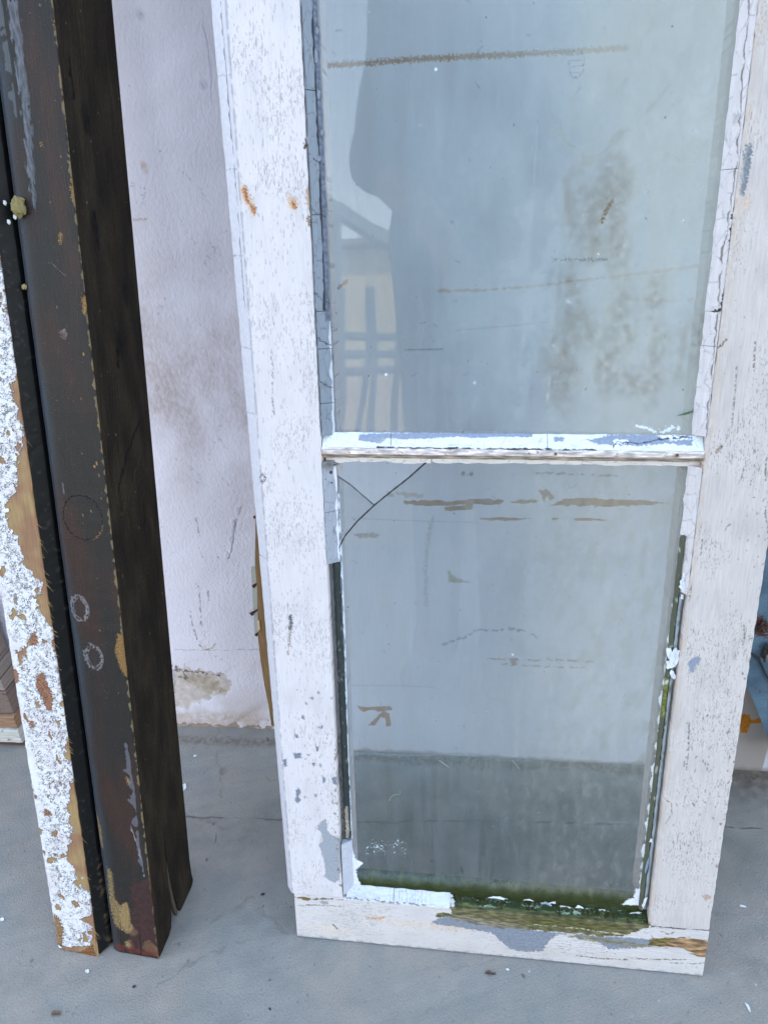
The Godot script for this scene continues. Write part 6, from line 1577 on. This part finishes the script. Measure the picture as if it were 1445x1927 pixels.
func build_person() -> void:
	var o := Vector3(-0.085, 0.05, 0.36)
	var root := thing("person", "person in grey shirt and dark trousers holding a phone low, mirrored in the pane", "person")
	var P := func(x: float, y: float, z: float) -> Vector3: return o + Vector3(x, y, z)
	var sh := [P.call(-0.175, 1.43, 0.02), P.call(0.18, 1.43, 0.02)]
	var el := [P.call(-0.20, 1.08, -0.05), P.call(0.25, 1.08, -0.05)]
	var wr := [Vector3(-0.085, 0.90, 0.075), Vector3(0.085, 0.90, 0.075)]
	var bones := [
		[P.call(0, 0.95, 0.02), P.call(0, 1.12, 0.02), 0.135, 0.125], [P.call(-0.05, 1.0, 0.02), P.call(0.05, 1.0, 0.02), 0.12, 0.12],
		[P.call(0, 1.12, 0.02), P.call(0, 1.32, 0.01), 0.125, 0.13], [P.call(-0.13, 1.40, 0.02), P.call(0.13, 1.40, 0.02), 0.085, 0.085],
		[P.call(-0.11, 1.20, 0.0), P.call(0.06, 1.22, 0.0), 0.115, 0.115],
		[P.call(0, 1.42, 0.01), P.call(0, 1.54, -0.03), 0.055, 0.052], [P.call(0, 1.62, -0.045), P.call(0, 1.67, -0.03), 0.085, 0.092], [P.call(0, 1.56, -0.09), P.call(0, 1.60, -0.07), 0.04, 0.055],
		[P.call(0, 1.585, -0.135), P.call(0, 1.615, -0.125), 0.013, 0.009], [P.call(-0.09, 1.60, -0.03), P.call(-0.092, 1.63, -0.03), 0.016, 0.018], [P.call(0.09, 1.60, -0.03), P.call(0.092, 1.63, -0.03), 0.016, 0.018],
	]
	bones.append([P.call(0.12, 1.37, 0.02), P.call(0.165, 1.17, 0.0), 0.09, 0.07])
	bones.append([P.call(0.11, 0.96, 0.02), P.call(0.10, 1.06, 0.02), 0.10, 0.09])
	for s in 2:
		var sg := -1.0 if s == 0 else 1.0
		bones.append([sh[s], el[s], 0.06, 0.048])
		bones.append([el[s], wr[s], 0.045, 0.030])
		bones.append([P.call(0.085 * sg, 0.92, 0.02), P.call(0.075 * sg, 0.47, 0.03), 0.10, 0.07])
		bones.append([P.call(0.075 * sg, 0.47, 0.03), P.call(0.075 * sg, 0.04, 0.05), 0.065, 0.048])
		bones.append([P.call(0.08 * sg, -0.005, 0.06), P.call(0.09 * sg, -0.015, -0.13), 0.045, 0.032])
	var skin := Color(0.42, 0.25, 0.17)
	var shirt := Color(0.13, 0.135, 0.14)
	var trousers := Color(0.03, 0.034, 0.045)
	var paint := func(p: Vector3) -> Color:
		if p.y < 0.08: return Color(0.03, 0.025, 0.022)
		if p.y < 0.95 and p.z > 0.20: return trousers
		if p.y > 1.655 or (p.y > 1.60 and p.z > 0.35): return Color(0.03, 0.025, 0.02)
		if p.y > 1.47: return skin
		if p.z < 0.22: return skin
		return shirt
	var st := begin()
	body(bones, 0.017, 0.05, paint, st)
	# hands: palm, four fingers of different length round the phone's edge, thumb on its face
	for s in 2:
		var sg := -1.0 if s == 0 else 1.0
		var w: Vector3 = wr[s]
		var palm := Vector3(0.060 * sg, 0.855, 0.045)
		var hand := [[w, palm, 0.026, 0.024], [palm, palm + Vector3(-0.004 * sg, -0.03, -0.012), 0.024, 0.020]]
		for f in 4:
			var root_f := palm + Vector3(-0.004 * sg, 0.016 - f * 0.019, -0.012)
			var l: float = [0.9, 1.0, 0.95, 0.75][f]
			var k1 := root_f + Vector3(-0.006 * sg, -0.004, -0.022 * l)
			var k2 := k1 + Vector3(-0.020 * sg * l, -0.003, -0.006)
			var k3 := k2 + Vector3(-0.015 * sg * l, -0.002, 0.004)
			hand.append([root_f, k1, 0.0095, 0.0088]); hand.append([k1, k2, 0.0088, 0.008]); hand.append([k2, k3, 0.008, 0.007])
		var t0 := palm + Vector3(-0.012 * sg, 0.012, 0.006)
		hand.append([t0, t0 + Vector3(-0.018 * sg, 0.018, -0.004), 0.0115, 0.010])
		hand.append([t0 + Vector3(-0.018 * sg, 0.018, -0.004), t0 + Vector3(-0.034 * sg, 0.022, -0.010), 0.010, 0.008])
		body(hand, 0.0045, 0.008, func(_p: Vector3) -> Color: return skin, st)
	var m := mat(Color.WHITE, 0.8, 0.3)
	m.vertex_color_use_as_albedo = true
	obj("body", done(st), m, root)
	var eye := SphereMesh.new()
	eye.radius = 0.011; eye.height = 0.022; eye.radial_segments = 12; eye.rings = 6
	for sg in [-1.0, 1.0]:
		obj("eye", eye, mat(hx(60, 46, 38), 0.2), root, Transform3D(Basis(), o + Vector3(0.032 * sg, 1.625, -0.123)))
	obj("mouth", done(blob((o + Vector3(0, 1.555, -0.127)) * 1000.0, Vector3(22, 5, 6), 3, 0.1)), mat(hx(150, 92, 84), 0.6), root)


func build_phone(cam: Transform3D) -> void:
	var root := thing("smartphone", "dark smartphone held upright in both hands, mirrored in the pane", "phone", cam * Transform3D(Basis(), Vector3(0, -0.055, 0.012)))
	obj("case", done(box_mesh(Vector3(-37, -80, -4), Vector3(37, 80, 4), 3)), mat(hx(28, 30, 36), 0.35), root)
	obj("screen", done(box_mesh(Vector3(-35, -77, 4.1), Vector3(35, 77, 4.6), 0.3)), mat(hx(14, 15, 18), 0.1), root)


func _ready() -> void:
	# camera: hand-held phone at waist height, tipped down
	var p := deg_to_rad(29.264)
	var r := deg_to_rad(-2.958)
	var fw := Vector3(0, -sin(p), -cos(p))
	var rt := Vector3(1, 0, 0)
	var up := rt.cross(fw)
	var cam := Camera3D.new()
	cam.name = "camera"
	cam.fov = 69.07
	cam.near = 0.01
	cam.far = 300.0
	cam.transform = Transform3D(Basis(rt * cos(r) + up * sin(r), up * cos(r) - rt * sin(r), -fw), CAM)
	add_child(cam)
	cam.current = true

	# open shade: clear sky in front, the sun behind the wall
	var sky := ProceduralSkyMaterial.new()
	sky.sky_top_color = Color(0.46, 0.555, 0.665)
	sky.sky_horizon_color = Color(1.12, 1.13, 1.11)
	sky.sky_curve = 0.16
	sky.ground_horizon_color = Color(0.6, 0.6, 0.58)
	sky.ground_bottom_color = Color(0.4, 0.38, 0.35)
	sky.sky_energy_multiplier = 2.0
	var s := Sky.new()
	s.sky_material = sky
	var env := Environment.new()
	env.background_mode = Environment.BG_SKY
	env.sky = s
	env.tonemap_mode = Environment.TONE_MAPPER_LINEAR
	env.tonemap_exposure = 1.2
	env.sdfgi_enabled = true
	env.ssao_enabled = true
	env.ssil_enabled = true
	var we := WorldEnvironment.new()
	we.name = "environment"
	we.environment = env
	add_child(we)
	var sun := DirectionalLight3D.new()
	sun.name = "sun"
	sun.light_energy = 1.6
	sun.light_color = Color(1.0, 0.95, 0.86)
	sun.light_angular_distance = 0.5
	sun.shadow_enabled = true
	sun.basis = Basis.looking_at(Vector3(0.28, -0.72, 0.62).normalized(), Vector3.UP)
	add_child(sun)

	build_floor()
	build_wall()
	build_panel()
	build_left_boards()
	build_yard()
	build_post()
	build_sash()
	build_lath()
	build_blue()
	build_person()
	build_phone(cam.transform)
	build_litter()
